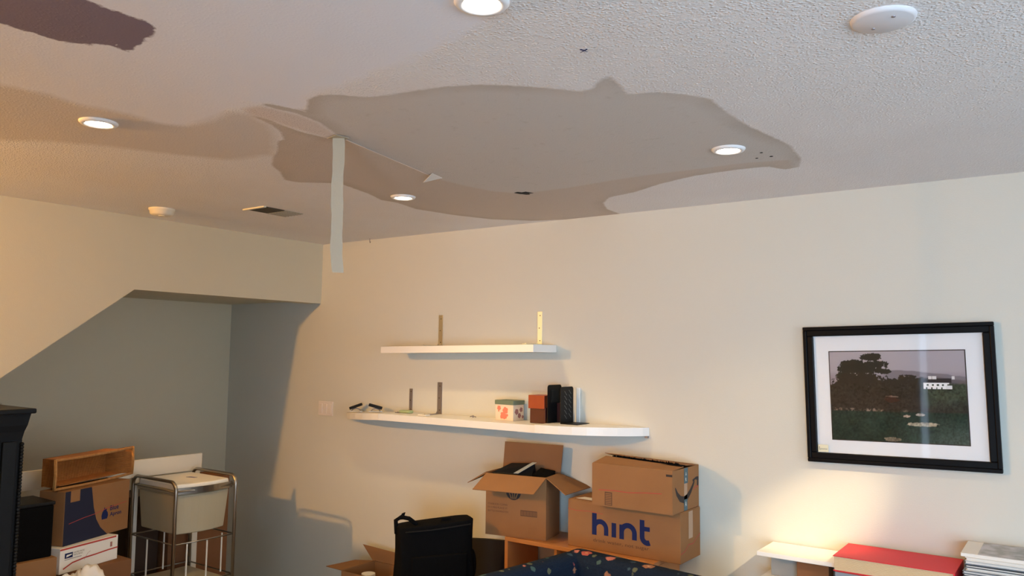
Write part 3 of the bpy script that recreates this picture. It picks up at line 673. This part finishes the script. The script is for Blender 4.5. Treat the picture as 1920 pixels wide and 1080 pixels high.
m = MB(); OX = Vector((w1, 0, 0)); stroke(m, [(0, .045), (.05, .052), (.09, .075), (.14, .070), (.19, .092), (.228, .104)], .0035, OX, Y3, Z3, X3, .0008); m.build('red_marker_line', red_ink, t)
m = MB(); m.box(w1+.0004, w1+.001, .090, .138, .10, .225); m.build('tape', clear_tape, t)
MB().slab([(.03, .03, h1+.0045), (.13, .02, h1+.0045), (.15, .075, h1+.0045), (.05, .08, h1+.0045)], .001).build('shipping_label', paper, t)
# delivery carton on top
t = thing('delivery_carton', 'brown carton with a curved smile arrow, topmost of the stack by the wall', 'carton', (2.365, -.320, .9700))
w2, d2, h2 = .418, .305, .196
m = MB(); th = .004
m.box(0, w2, 0, th, 0, h2); m.box(0, w2, d2-th, d2, 0, h2); m.box(0, th, th, d2-th, 0, h2); m.box(w2-th, w2, th, d2-th, 0, h2); m.box(th, w2-th, th, d2-th, 0, th)
m.build('body', card, t)
MB().slab([(.002, .0, h2), (w2-.002, .0, h2), (w2-.004, .135, h2+.004), (.002, .135, h2+.020)], .003).build('front_flap', card, t)
MB().slab([(.002, d2, h2), (w2-.002, d2, h2), (w2-.002, .165, h2+.012), (-.012, .150, h2+.036)], .003).build('back_flap', card_in, t)
# torn dark tape fringe along the gap
m = MB(); rr = random.Random(5); k = 60
for i in range(k):
    a = .03+(w2-.06)*i/k; hgt_ = .004+.010*rr.random(); m.slab([(a, .135+.01*rr.random(), h2+.014-.008*i/k), (a+.006, .16, h2+.014-.008*i/k), (a+.003, .15, h2+.018+hgt_-.008*i/k)], .001)
m.box(.02, w2-.01, .125, .175, h2+.006, h2+.010)
m.build('torn_tape_fringe', black_fab, t)
MB().box(.04, w2-.02, .06, .25, h2-.05, h2-.012).build('dark_filling', black_fab, t)
O = Vector((0, 0, 0)); OX = Vector((w2, 0, 0)); m = MB()
stroke(m, [(.037, .074), (.12, .078), (.2, .077), (.29, .086), (.366, .090)], .0030, O, X3, Z3, N_, .0008); m.build('red_marker_line', red_ink, t)
m = MB(); stroke(m, [(.242, .085), (.262, .094), (.29, .098)], .005, OX, Y3, Z3, X3, .0012); m.build('red_marker_line', red_ink, t)
m = MB(); stroke(m, [(.030, .118), (.050, .088), (.085, .062), (.125, .052), (.165, .060), (.205, .083), (.238, .112), (.250, .124)], .028, OX, Y3, Z3, X3, .0008, taper=[.25, .7, 1, 1.1, 1, .8, .5, .35])
poly(m, [(.226, .132), (.272, .142), (.300, .140), (.296, .095), (.282, .098), (.282, .125), (.262, .130), (.232, .122)], OX, Y3, Z3, X3, .0009)
m.build('smile_arrow', dark_ink, t)
MB().box(w2+.0004, w2+.0012, .130, .172, .125, h2).build('printed_tape', teal_tape, t)
MB().box(w2+.0004, w2+.0012, .128, .166, .0, .052).build('printed_tape', teal_tape, t)
MB().box(w2+.0003, w2+.0008, .13, .165, .052, .125).build('clear_tape', clear_tape, t)
text_mesh('A', 'printed_text', paper, t, (w2+.0016, .138, .020), (0, 1, 0), (0, 0, 1), .022, .017)
text_mesh('A', 'printed_text', paper, t, (w2+.0016, .143, .160), (0, 1, 0), (0, 0, 1), .016, .014)
text_mesh('R', 'printed_text', paper, t, (w2+.0016, .143, .135), (0, 1, 0), (0, 0, 1), .016, .014)
m = MB(); poly(m, [(.070, .006), (.110, .006), (.110, .068), (.070, .068)], O, X3, Z3, N_, .0006); m.build('printed_label', faint_ink, t)
m = MB()
for i in range(7): poly(m, [(.074, .010+i*.008), (.106, .010+i*.008), (.106, .014+i*.008), (.074, .014+i*.008)], O, X3, Z3, N_, .0010)
m.build('label_lines', card, t)
m = MB(); poly(m, [(.387, .170), (w2, .170), (w2, .180), (.387, .180)], O, X3, Z3, N_, .0008); m.build('printed_bar', dark_ink, t)

# charcoal board behind the bag
m = MB(); zt = lambda a: .60+.052*math.sin(a*PI*.55)
pts = [(1.18, 0), (1.812, 0)]+[(1.812-.632*i/12, .585+.062*math.sin(PI*.5*(1-i/12*.9))) for i in range(13)]
k = len(pts); m.add([(a, -.050, b) for a, b in pts]+[(a, -.020, b) for a, b in pts], [tuple(range(k)), tuple(range(k, 2*k))[::-1]]+[(i, (i+1) % k, k+(i+1) % k, k+i) for i in range(k)])
tag(m.build('charcoal_board', charcoal), 'dark charcoal board leaning on the wall between bag and bookcase', 'board')
tag(MB().box(1.70, 1.815, -.30, -.10, 0, .405).build('low_tan_box', card, bevel=.003), 'low tan carton top just showing between bag and bookcase', 'carton')

# blue floral armchair
fab = bpy.data.materials.new('blue_floral_fabric'); fab.use_nodes = True; nt = fab.node_tree; N = nt.nodes; L = nt.links; bs = N['Principled BSDF']; bs.inputs['Roughness'].default_value = .9; bs.inputs['Specular IOR Level'].default_value = .08
tc = N.new('ShaderNodeTexCoord')
n_big = noise_n(20, 2)
col = mix(maprange(noise_n(120, 2), .3, .7), (.008, .014, .028), (.011, .019, .036))
def spots(scale, rad, cols, jit=1.0):
    global col
    v = N.new('ShaderNodeTexVoronoi'); v.inputs['Scale'].default_value = scale; v.inputs['Randomness'].default_value = jit
    ad = N.new('ShaderNodeVectorMath'); ad.operation = 'ADD'; ad.inputs[1].default_value = (scale*.13, .37, .11); L.new(tc.outputs['Object'], ad.inputs[0])
    nz_ = N.new('ShaderNodeTexNoise'); nz_.inputs['Scale'].default_value = 70; L.new(tc.outputs['Object'], nz_.inputs['Vector'])
    L.new(ad.outputs[0], v.inputs['Vector'])
    d = math_n('ADD', v.outputs['Distance'], math_n('MULTIPLY', math_n('SUBTRACT', nz_.outputs['Fac'], .5), .22))
    mk = maprange(d, rad-.02, rad+.02, 1., 0.)
    rp = N.new('ShaderNodeValToRGB'); rp.color_ramp.interpolation = 'CONSTANT'; sp = N.new('ShaderNodeSeparateColor'); L.new(v.outputs['Color'], sp.inputs[0]); L.new(sp.outputs[0], rp.inputs['Fac'])
    while len(rp.color_ramp.elements) < len(cols): rp.color_ramp.elements.new(.5)
    for i, c in enumerate(cols): rp.color_ramp.elements[i].position = i/len(cols); rp.color_ramp.elements[i].color = (*c, 1)
    col = mix(mk, col, rp.outputs['Color'])
spots(17.0, .22, [(.05, .09, .09), (.10, .11, .07), (.04, .07, .10)], .9)
spots(11, .29, [(.42, .10, .08), (.50, .24, .09), (.48, .17, .13), (.30, .14, .08)], .7)
spots(11.001, .10, [(.60, .40, .16), (.55, .36, .25)], .7)
L.new(col, bs.inputs['Base Color'])
bpn = N.new('ShaderNodeBump'); bpn.inputs['Strength'].default_value = .3; bpn.inputs['Distance'].default_value = .003; L.new(noise_n(260, 2), bpn.inputs['Height']); L.new(bpn.outputs['Normal'], bs.inputs['Normal'])
t = thing('floral_armchair', 'navy blue armchair covered in small orange and pink flowers', 'armchair', (2.36, -.44, 0), -.14)
def pad(x0, x1, y0, y1, z0, z1, bev, name, par): return MB().box(x0, x1, y0, y1, z0, z1).build(name, fab, par, bevel=bev, seg=5, smooth=False)
pad(0, .86, -.13, 0, .18, .80, .05, 'backrest', t)
pad(-.001, .10, -.78, -.06, .18, .795, .045, 'armrest', t)
pad(.76, .861, -.78, -.10, .18, .62, .045, 'armrest', t)
pad(.09, .77, -.76, -.10, .30, .46, .04, 'seat', t)
pad(0.02, .84, -.75, -.02, .12, .31, .02, 'base', t)
for x in (.06, .80):
    for y in (-.70, -.06): MB().lathe([(.018, 0), (.026, .13)], (x, y), 14).build('leg', wood_m, t)

# ------------------------------------------------------------------ black bag and low open carton, centre
t = thing('black_garment_bag', 'tall soft black fabric bag with a top handle, standing in the centre', 'bag', (1.585, -.575, 0), math.radians(-32))
# local x = toward the room's right/camera normal; y = width
bwid, bdep, bh = .40, .16, .83
vs = []; fs = []; nzs = 14; na = 28
rr = random.Random(2)
for i in range(nzs+1):
    z = bh*i/nzs
    for j in range(na):
        a = 2*PI*j/na; c_, s_ = math.cos(a), math.sin(a); e = .28
        x = math.copysign(abs(c_)**e, c_)*bdep/2*(1-.10*(i/nzs)**3); y = math.copysign(abs(s_)**e, s_)*bwid/2*(1-.02*i/nzs)
        x += .006*math.sin(z*9+a*3); y += .004*math.sin(z*14+a)
        zz = z+(.012*(y/(bwid/2)) if i > 2 else 0)*(i/nzs)**2
        vs.append((x, y, zz))
for i in range(nzs):
    for j in range(na): fs.append((i*na+j, i*na+(j+1) % na, (i+1)*na+(j+1) % na, (i+1)*na+j))
fs += [tuple(range(na))[::-1], tuple(range(nzs*na, (nzs+1)*na))]
MB().add(vs, fs).build('body', black_fab, t, bevel=.02, seg=3, smooth=True)
MB().tube([(bdep/2-.004, -.17, .80), (bdep/2+.003, -.05, .803), (bdep/2+.003, .08, .812), (bdep/2-.004, .17, .818)], .004, 6).build('zip', black_pl, t)
MB().box(bdep/2-.004, bdep/2+.012, -.14, .15, .30, .68).build('front_pocket', black_fab, t, bevel=.008, seg=3)
MB().tube([(-.01, -.195, .78), (-.01, -.200, .845), (.0, -.175, .862), (.02, -.14, .856), (.03, -.10, .825)], .011, 10).build('top_handle', black_fab, t, smooth=True)
MB().slab([(.0, -.185, .85), (.0, -.165, .85), (.0, -.155, .885), (.0, -.172, .880)], .006).build('strap_tab', black_fab, t)
MB().slab([(.03, .02, .835), (.03, .08, .838), (.03, .075, .850), (.03, .03, .848)], .008).build('strap_tab', black_fab, t)
MB().sphere((.01, .205, .60), .03, 12, 10, (.9, .7, 2.6)).build('side_bulge', black_fab, t, smooth=True)
# open carton left of the bag
t = thing('open_floor_carton', 'open brown carton with spread flaps, left of the black bag', 'carton', (.766, -.446, 0), 0)
w3, d3, h3 = .30, .272, .42; th = .004
m = MB(); m.box(0, w3, 0, th, 0, h3); m.box(0, w3, d3-th, d3, 0, h3); m.box(0, th, th, d3-th, 0, h3); m.box(w3-th, w3, th, d3-th, 0, h3); m.box(th, w3-th, th, d3-th, 0, th)
m.build('body', card, t)
o_ = MB().slab([(0, 0, h3), (0, d3, h3), (-.150, d3-.02, h3-.015), (-.165, .03, h3-.01)], .004).build('left_flap', card, t)
MB().slab([(-.02, d3, h3), (w3, d3, h3), (.11, d3+.080, h3+.046), (-.19, d3+.080, h3+.056)], .004).build('back_flap', card_in, t)
MB().slab([(w3, 0, h3), (w3, d3, h3), (w3+.04, d3, h3-.12), (w3+.04, 0, h3-.12)], .004).build('right_flap', card, t)
tt = thing('dark_bottle_cap_jar', 'dark jar with a white lid inside the low open carton', 'jar', (.87, -.33, .30))
MB().lathe([(.0, 0), (.045, 0), (.045, .08), (0, .08)], n=24).build('body', black_pl, tt)
MB().lathe([(.0, .0802), (.040, .0802), (.040, .098), (0, .098)], n=24).build('lid', paper, tt)
tag(MB().box(.80, 1.02, -.42, -.24, .004, .2995).build('packed_books', card_dark, bevel=.004), 'brown packed block filling the low open carton', 'box')

# ------------------------------------------------------------------ cart under the stairs
t = thing('laundry_cart', 'chrome tube cart holding a translucent white bin under the stairs', 'cart', (0, -1.12, 0))
def P_(x, y, z): return (x, y+1.12, z)
rt = .0095
def handle(y, name):
    x0, x1, zt_ = -.04, .385, .985; r = .05
    pth = [P_(x0, y, .06), P_(x0, y, zt_-r)]+[P_(x0+r-r*math.cos(a), y, zt_-r+r*math.sin(a)) for a in np.linspace(.2, PI/2, 6)]+[P_(x1-r+r*math.sin(a), y, zt_-r+r*math.cos(a)) for a in np.linspace(0, PI/2-.1, 7)]+[P_(x1, y, zt_-r-.02), P_(x1, y, .06)]
    MB().tube(pth, rt, 12).build(name, chrome, t, smooth=True)
handle(-.912, 'tube_frame'); handle(-1.278, 'tube_frame')
for z in (.915,):
    m = MB(); m.box(-.03, .375, .15-.115, .15-.110, z-.012, z+.012)
for z in (.935, .66, .44):
    m = MB(); m.tube([P_(-.04, -1.278, z), P_(.385, -1.278, z), P_(.393, -1.10, z), P_(.385, -.912, z), P_(-.04, -.912, z)], .0042, 8, closed=True)
    m.build('rail', chrome, t, smooth=True)
# flat chrome band at the front
m = MB(); n_ = 10
fp = [(.372+.028*math.sin(PI*i/n_), -1.262+.335*i/n_) for i in range(n_+1)]
m.add([P_(a, b, .918) for a, b in fp]+[P_(a, b, .952) for a, b in fp]+[P_(a-.004, b, .918) for a, b in fp]+[P_(a-.004, b, .952) for a, b in fp],
      [(i, i+1, n_+2+i, n_+1+i) for i in range(n_)]+[(2*n_+2+i, 3*n_+3+i, 3*n_+4+i, 2*n_+3+i) for i in range(n_)]+[(n_+1+i, n_+2+i, 3*n_+4+i, 3*n_+3+i) for i in range(n_)]+[(i, 2*n_+2+i, 2*n_+3+i, i+1) for i in range(n_)])
m.build('front_band', chrome, t, smooth=False)
m = MB(); rr = .003
for x, y in ((.385, -1.20), (.385, -1.08), (.30, -.93), (.1, -1.26), (.0, -1.10)):
    MB().tube([P_(x, y, .44), P_(x, y, .655)], .0045, 8).build('wire_bar', white_wire, t)
for sx in (-.04, .385):
    for sy in (-.912, -1.278): MB().lathe([(.0, 0), (.022, .004), (.026, .025), (.022, .05), (.010, .06)], (sx, sy+1.12), 14, False).build('caster', black_pl, t, smooth=True)
# bin
t = thing('storage_bin', 'translucent white plastic bin with a bowed front, hung in the cart', 'bin', (.17, -1.095, .70))
def binshape(z0, z1, s0, s1, mname, name, bow=.03):
    m = MB(); rings = []
    def ringp(s, z):
        q = []; X0, X1, Y0, Y1 = -.19*s, .185*s, -.165*s, .165*s
        q += [(X0, Y0, z)]+[(X1+bow*math.sin(PI*i/8), Y0+(Y1-Y0)*i/8, z) for i in range(9)]+[(X0, Y1, z)]
        return q
    a = ringp(s0, z0); b = ringp(s1, z1); k = len(a)
    m.add(a+b, [tuple(range(k))[::-1], tuple(range(k, 2*k))]+[(i, (i+1) % k, k+(i+1) % k, k+i) for i in range(k)])
    return m.build(name, mname, t, bevel=.008, seg=3)
binshape(0, .212, .90, .985, bin_m, 'tub'); binshape(.2125, .236, 1.03, 1.03, bin_m, 'rim', .02)
binshape(.2365, .268, .99, .97, lid_m, 'lid', .03)
MB().slab([(-.02, .02, .2690), (.03, .035, .2690), (.04, .052, .2690), (-.01, .04, .2690)], .001).build('blue_label', label_blue, t)
t = thing('storage_bin', 'lower pale plastic bin at the bottom of the cart, cut by the frame', 'bin', (.17, -1.095, .20))
binshape(0, .20, .90, .985, bin_m, 'tub'); binshape(.2005, .222, 1.03, 1.03, bin_m, 'rim', .02)
# off-white board on posts behind the cart
t = thing('offwhite_headboard', 'off-white board on posts standing along the stair opening', 'headboard', (-.085, -1.5, 0))
MB().box(0, .018, -.75, .665, .965, 1.062).build('board', panel_m, t, bevel=.001)
for y in (.62, .235, -.70): MB().box(.0, .018, y, y+.035, 0, .9645).build('post', white_wire, t, bevel=.002)
# brown things behind the cart
tag(MB().box(-.34, -.09, -1.02, -.62, 0, .905).build('tall_brown_carton', card_dark, bevel=.003), 'tall reddish-brown carton behind the right side of the cart', 'carton')
tag(MB().box(-.40, -.16, -1.24, -1.04, 0, .84).build('dark_brown_case', mat('dark_brown', (.045, .022, .012), .7), bevel=.004), 'narrow dark brown case behind the cart, left of the tall carton', 'case')

# ------------------------------------------------------------------ cartons, basket at the left
t = thing('meal_kit_carton', 'brown carton printed with a navy apron, carrying the wicker basket', 'carton', (.35, -1.83, .7505), math.atan2(.39, -.15))
w4, d4, h4 = .43, .15, .255     # local x along the face, local y away from the camera
MB().box(0, w4, 0, d4, 0, h4).build('body', card, t, bevel=.003)
O = Vector((0, 0, 0)); m = MB()
poly(m, [(.001, 0), (.285, 0), (.235, .045), (.205, .09), (.185, .15), (.165, .254), (.092, .254), (.092, .200), (.034, .200), (.034, .254), (.001, .254)][::-1], O, X3, Z3, N_, .0006)
m.build('printed_apron', navy, t)
m = MB(); poly(m, [(.001, .0), (.001, .254), (.0, .254), (.0, 0)], O, X3, Z3, N_, .0004)
icon = [(-.020, -.026), (.016, -.026), (.022, -.010), (.018, .006), (.010, .014), (.014, .030), (.004, .020), (-.004, .034), (-.010, .018), (-.018, .010), (-.023, -.008)]
m = MB(); poly(m, [(.262+a, .105+b) for a, b in icon], O, X3, Z3, N_, .0008); m.build('printed_icon', blue_ink, t)
text_mesh('Blue', 'printed_text', blue_ink, t, (.296, -.0010, .115), (1, 0, 0), (0, 0, 1), .024, .060, bold=.015)
text_mesh('Apron', 'printed_text', blue_ink, t, (.296, -.0010, .080), (1, 0, 0), (0, 0, 1), .026, .080, bold=.015)
m = MB(); stroke(m, [(.03, .10), (.12, .112), (.20, .118), (.28, .132), (.41, .142)], .0025, O, X3, Z3, N_, .0012); m.build('red_marker_line', red_ink, t)
# mailing box
t = thing('mailing_box', 'white mailing box with red stripes under the apron carton', 'box', (.385, -1.855, .6305), math.atan2(.31, -.085))
w5, d5, h5 = .335, .12, .119
MB().box(0, w5, 0, d5, 0, h5).build('body', paper, t, bevel=.002)
O = Vector((0, 0, 0)); m = MB(); stroke(m, [(.0, h5-.006), (w5-.012, h5-.006)], .008, O, X3, Z3, N_, .0006); m.build('red_stripe', red_ink, t)
m = MB(); stroke(m, [(.02, .022), (.07, .042), (.14, .050), (.2, .052), (.27, .056), (w5, .058)], .0065, O, X3, Z3, N_, .0010); m.build('red_marker_line', red_ink, t)
m = MB(); poly(m, [(.026, .068), (.070, .068), (.070, .092), (.026, .092)], O, X3, Z3, N_, .0006); m.build('eagle_logo', blue_ink, t)
m = MB(); poly(m, [(.034, .073), (.064, .080), (.066, .085), (.036, .084)], O, X3, Z3, N_, .0009); m.build('eagle_logo_highlight', paper, t)
text_mesh('UNITED STATES', 'printed_text', faint_ink, t, (.075, -.0008, .084), (1, 0, 0), (0, 0, 1), .007, .06)
text_mesh('POSTAL SERVICE', 'printed_text', faint_ink, t, (.075, -.0008, .073), (1, 0, 0), (0, 0, 1), .007, .05)
m = MB(); stroke(m, [(.026, .062), (.12, .063)], .002, O, X3, Z3, N_, .0007); m.build('printed_line', blue_ink, t)
m = MB(); stroke(m, [(.135, .04), (.155, .068), (.17, .075)], .0015, O, X3, Z3, N_, .0012); poly(m, [(.287, .068), (.300, .068), (.300, .092), (.287, .092)], O, X3, Z3, N_, .0005); m.build('pen_mark', mauve, t)
# supports
tag(MB().box(.02, .362, -1.852, -1.490, .0, .6300).build('brown_carton', card_dark, bevel=.003), 'reddish-brown carton under the white mailing box', 'carton')
t = thing('brown_carton', 'wide brown carton under the black crate, at the foot of the cabinet', 'carton', (.10, -2.112, 0))
MB().box(0, .33, 0, .224, .0, .728).build('body', card, t, bevel=.003)
t = thing('black_crate', 'black crate standing on the brown carton beside the dark cabinet', 'crate', (.18, -2.100, .7285))
MB().box(0, .22, 0, .20, 0, .235).build('body', black_fab, t, bevel=.006)
MB().box(-.004, .224, -.004, .204, .2355, .252).build('rim', black_pl, t, bevel=.004)
tag(MB().box(.02, .10, -2.06, -1.935, .7285, 1.03).build('crumpled_brown_carton', card_in, bevel=.006), 'faded brown carton half hidden behind black crate and basket', 'carton')
# crumpled white plastic bag
t = thing('plastic_bag', 'crumpled white plastic bag at the bottom in front of the mailing box', 'bag', (.53, -1.83, .522))
m = MB(); rr = random.Random(9); m.sphere((0, 0, .06), .1, 40, 26, (.55, 1.25, .85))
m.v = [(a+.014*math.sin(b*50+c*37)+.006*abs(math.sin(b*130+c*90)), b+.010*math.sin(c*61+a*20)+.006*abs(math.sin(a*150+c*110)), c+(.016*math.sin(b*43+a*31)+.018*abs(math.sin(b*95+a*60)))*(1 if c > .03 else .3)) for a, b, c in m.v]
m.build('body', plastic_bag_m, t, smooth=True)
tag(MB().box(.445, .62, -1.97, -1.70, 0, .4915).build('brown_carton', card_dark, bevel=.003), 'low brown carton holding the white plastic bag, mostly below the frame', 'carton')

# wicker basket lying on its side, mouth toward the room
t = thing('wicker_basket', 'honey-coloured wicker basket lying on its side on the apron carton', 'basket', (.28, -1.842, 1.0165), math.atan2(.49, -.225))
# local x along the length, local y away from the room (depth), z up; opening faces -y
Lb, Db, Hb = .485, .10, .135
def bow(u): return .028*math.sin(PI*u)
top_ = []; nn = 14
m = MB(); th = .006
def sheet(fn, nu, nv_, tdir):
    vs = []; fs = []
    for s in (0, 1):
        for i in range(nu+1):
            for j in range(nv_+1):
                p_ = Vector(fn(i/nu, j/nv_)); vs.append(p_+Vector(tdir)*th*s)
    K = (nu+1)*(nv_+1)
    for i in range(nu):
        for j in range(nv_):
            a = i*(nv_+1)+j; fs.append((a, a+1, a+nv_+2, a+nv_+1)); fs.append((K+a, K+a+nv_+1, K+a+nv_+2, K+a+1))
    for i in range(nu): 
        a = i*(nv_+1); fs.append((a, a+nv_+1, K+a+nv_+1, K+a)); a += nv_; fs.append((a, K+a, K+a+nv_+1, a+nv_+1))
    for j in range(nv_):
        fs.append((j, K+j, K+j+1, j+1)); a = nu*(nv_+1)+j; fs.append((a, a+1, K+a+1, K+a))
    return vs, fs
m = MB(); m.add(*sheet(lambda u, v: (.02+(Lb-.04)*u, v*Db, .006+.012*math.sin(PI*u)*0+.0*v), 14, 4, (0, 0, 1)))
m.add(*sheet(lambda u, v: (.02+(Lb-.04)*u, v*Db, Hb-.006), 14, 4, (0, 0, 1)))
m.add(*sheet(lambda u, v: (.02+(Lb-.04)*u, Db, Hb*v), 14, 4, (0, -1, 0)))
m.build('woven_wall', wicker_m, t)
for xx, fl in ((0, -1), (Lb, 1)):
    m = MB(); m.add(*sheet(lambda u, v: (xx-fl*.020+fl*.060*(1-v)**1.8, v*Db-.022*(1-v), .002+(Hb+.010*(1-v)**2-.010*v)*u), 6, 8, (-fl, 0, 0)))
    m.build('end_panel', wicker_m, t)
lw = .0072
m = MB()
def zfl(u): return -.010-.022*math.sin(PI*min(max(u, 0), 1))
m.tube([(-.034+(Lb+.068)*u, -.022, .0-.006*math.sin(PI*u)) for u in np.linspace(0, 1, 20)], lw, 8)
m.tube([(-.034+(Lb+.068)*u, -.018, Hb+.002-.004*math.sin(PI*u)) for u in np.linspace(0, 1, 20)], lw, 8)
for xx in (-.038, Lb+.038): m.tube([(xx, -.022, -.004), (xx, -.026, Hb*.5), (xx, -.022, Hb+.008)], lw, 8)
m.build('rim', rim_m, t, smooth=True)

# ------------------------------------------------------------------ tall black cabinet at the left edge
t = thing('black_cabinet', 'tall black carved cabinet with beaded edge, cut by the left frame', 'cabinet', (.08, -3.05, 0))
CW, CD = .90, .57      # width along y, depth along x ; front at x=CD
MB().box(0, CD-.02, 0, CW-.005, .06, 1.30).build('carcass', cab_m, t)
MB().box(-.0, CD-.01, -.01, CW+.0, 0, .0595).build('plinth', cab_m, t, bevel=.004)
prof = [(0, 1.3005), (.006, 1.335), (.014, 1.362), (.020, 1.40), (.022, 1.41)]
m = MB()
for i in range(len(prof)-1):
    (a, z0), (b, z1) = prof[i], prof[i+1]
    m.hexa([(-.0, -a, z0), (CD-.015+a, -a, z0), (CD-.015+a, CW-.008+a, z0), (-.0, CW-.008+a, z0)], [(-.0, -b, z1), (CD-.015+b, -b, z1), (CD-.015+b, CW-.008+b, z1), (-.0, CW-.008+b, z1)])
m.build('cornice', cab_m, t)
MB().box(-.0, CD+.022, -.03, CW+.030, 1.4105, 1.432).build('top_slab', cab_m, t, bevel=.006, seg=3)
MB().box(CD-.0195, CD-.004, .10, CW-.10, .12, 1.18).build('door_panel', cab_m, t, bevel=.006)
MB().box(CD-.0038, CD+.002, .16, CW-.16, .20, 1.10).build('raised_panel', cab_m, t, bevel=.004)
MB().box(CD-.0195, CD-.001, CW-.085, CW-.03, .07, 1.295).build('stile', cab_m, t, bevel=.004)
m = MB()
for i in range(88):
    z = .09+i*.0137; m.sphere((CD-.010, CW-.008, z), .0085, 8, 6)
mb_ = m.build('bead_moulding', cab_m, t, smooth=True)
t = thing('silver_tray', 'shiny silver tray lying on top of the black cabinet', 'tray', (.42, -2.34, 1.4325))
MB().lathe([(0, .002), (.13, .002), (.16, .010), (.17, .012), (.17, .014), (.13, .006), (0, .006)], n=40, caps=False).build('dish', silver, t, smooth=True)
t = thing('pewter_coaster', 'small flat metal coaster sitting on the silver tray', 'coaster', (.46, -2.36, 1.4395))
MB().lathe([(0, 0), (.05, 0), (.052, .006), (.03, .012), (0, .013)], n=30, caps=False).build('dish', silver, t, smooth=True)

# ------------------------------------------------------------------ low white shelf, album and magazines at the right
t = thing('low_white_shelf', 'low white shelf unit lit by a warm glow under the picture', 'shelf', (3.136, -.232, 0))
MB().box(0, .322, 0, .225, .832, .850).build('top_board', white_lam, t, bevel=.0015)
MB().box(.03, .322, .10, .225, .735, .8315).build('painted_recess_shade', grey_board_shade, t)  # grey block stands in for the shaded recess between the white boards
MB().box(0, 1.05, 0, .225, .716, .7345).build('lower_board', white_lam, t, bevel=.0015)
for x in (.05, .98): MB().box(x, x+.02, .03, .22, 0, .7155).build('side_panel', white_lam, t)
tag(MB().box(3.30, 3.43, -.215, -.140, .7352, .8310).build('small_brown_carton', card_dark, bevel=.002), 'small brown carton tucked between the two white shelf boards', 'carton')
def album(name, x, y, z, w, d, h, cov, pages, label, cat, rz=0, grp=None, ct=.003):
    t = thing(name, label, cat, (x, y, z), rz, grp)
    MB().box(.004, w-.006, .004, d-.004, ct, h-ct).build('pages', pages, t, bevel=.001)
    MB().box(0, w, 0, d, h-ct, h).build('cover', cov, t, bevel=.001)
    MB().box(0, w, 0, d, 0, ct-.0002).build('cover', cov, t, bevel=.001)
    MB().box(w-.005, w, 0, d, ct, h-ct).build('spine', cov, t)
    return t
ww = .435
album('red_album', 3.464, -.285, .8325, ww, .268, .060, red_cover, cream_pages, 'big bright red album with cream page edges on the white shelf', 'album', 0)
t2 = thing('grey_book', 'grey-blue book with a red edge under the red album', 'book', (3.470, -.262, .7350))
MB().box(0, .42, -.02, .22, .0, .094).build('cover', grey_blue, t2, bevel=.002)
MB().box(0, .42, -.021, .22, .0942, .0968).build('red_edge', red_ink, t2)
tag(MB().box(3.925, 4.18, -.225, -.02, .7350, .8500).build('storage_box', dark_cover, bevel=.003), 'dark storage box carrying the stack of magazines', 'box')
zc = .8505
layers = [(.0105, grey_blue, 'grey magazine', 'lowest'), (.009, dark_cover, 'dark magazine', 'second from bottom'), (.012, paper, 'white magazine', 'third from bottom'),
          (.010, dark_cover, 'black-edged magazine', 'fourth from bottom'), (.010, grey_blue, 'blue-grey magazine', 'middle'), (.012, paper, 'cream magazine', 'just above the middle'),
          (.010, dark_cover, 'dark-spined magazine', 'fourth from top'), (.014, grey_blue, 'thick slate magazine', 'third from top'), (.013, paper, 'white magazine', 'second from top')]
rr = random.Random(4)
for i, (h, cv, nm, pos) in enumerate(layers):
    dx, dy = rr.uniform(-.006, .008), rr.uniform(-.006, .006)
    album('magazine', 3.925+dx, -.258+dy, zc, .30, .235, h, cv, paper, f'{nm} {pos} in the stack right of the red album', 'magazine', rr.uniform(-.02, .02), 'stack of magazines', .0025)
    zc += h+.0004
t = thing('magazine', 'glossy magazine with a grey photo cover, topmost of the stack at the right edge', 'magazine', (3.917, -.258, zc), 0, 'stack of magazines')
MB().box(0, .30, 0, .24, 0, .013).build('pages', paper, t, bevel=.001)
MB().box(.055, .299, .002, .238, .0132, .0138).build('cover_photo', mag_photo, t)

# ------------------------------------------------------------------ pieces that belong to a part go under that part
NEST = {'label_lines': 'printed_label', 'logo_lines': 'logo_disc', 'eagle_logo_highlight': 'eagle_logo', 'raised_panel': 'door_panel',
        'handwriting': 'paper_tag', 'strap_tab': 'top_handle', 'blue_label': 'lid', 'weld': 'wall_leg', 'screw': ('wall_leg', 'plate', 'board'), 'zip': 'body',
        'cover_photo': 'pages', 'lens': 'trim_ring', 'rim': ('tub',), 'torn_tape_fringe': 'back_flap', 'recess': 'upright', 'slot': 'upright', 'printed_flowers': 'body'}
for root in [o for o in COL.objects if o.parent is None and o.type == 'EMPTY']:
    kids = list(root.children)
    for ch in kids:
        tgt = NEST.get(ch.name.split('.')[0])
        if not tgt: continue
        if isinstance(tgt, str): tgt = (tgt,)
        for k in kids:
            if k is not ch and k.name.split('.')[0] in tgt: ch.parent = k; break
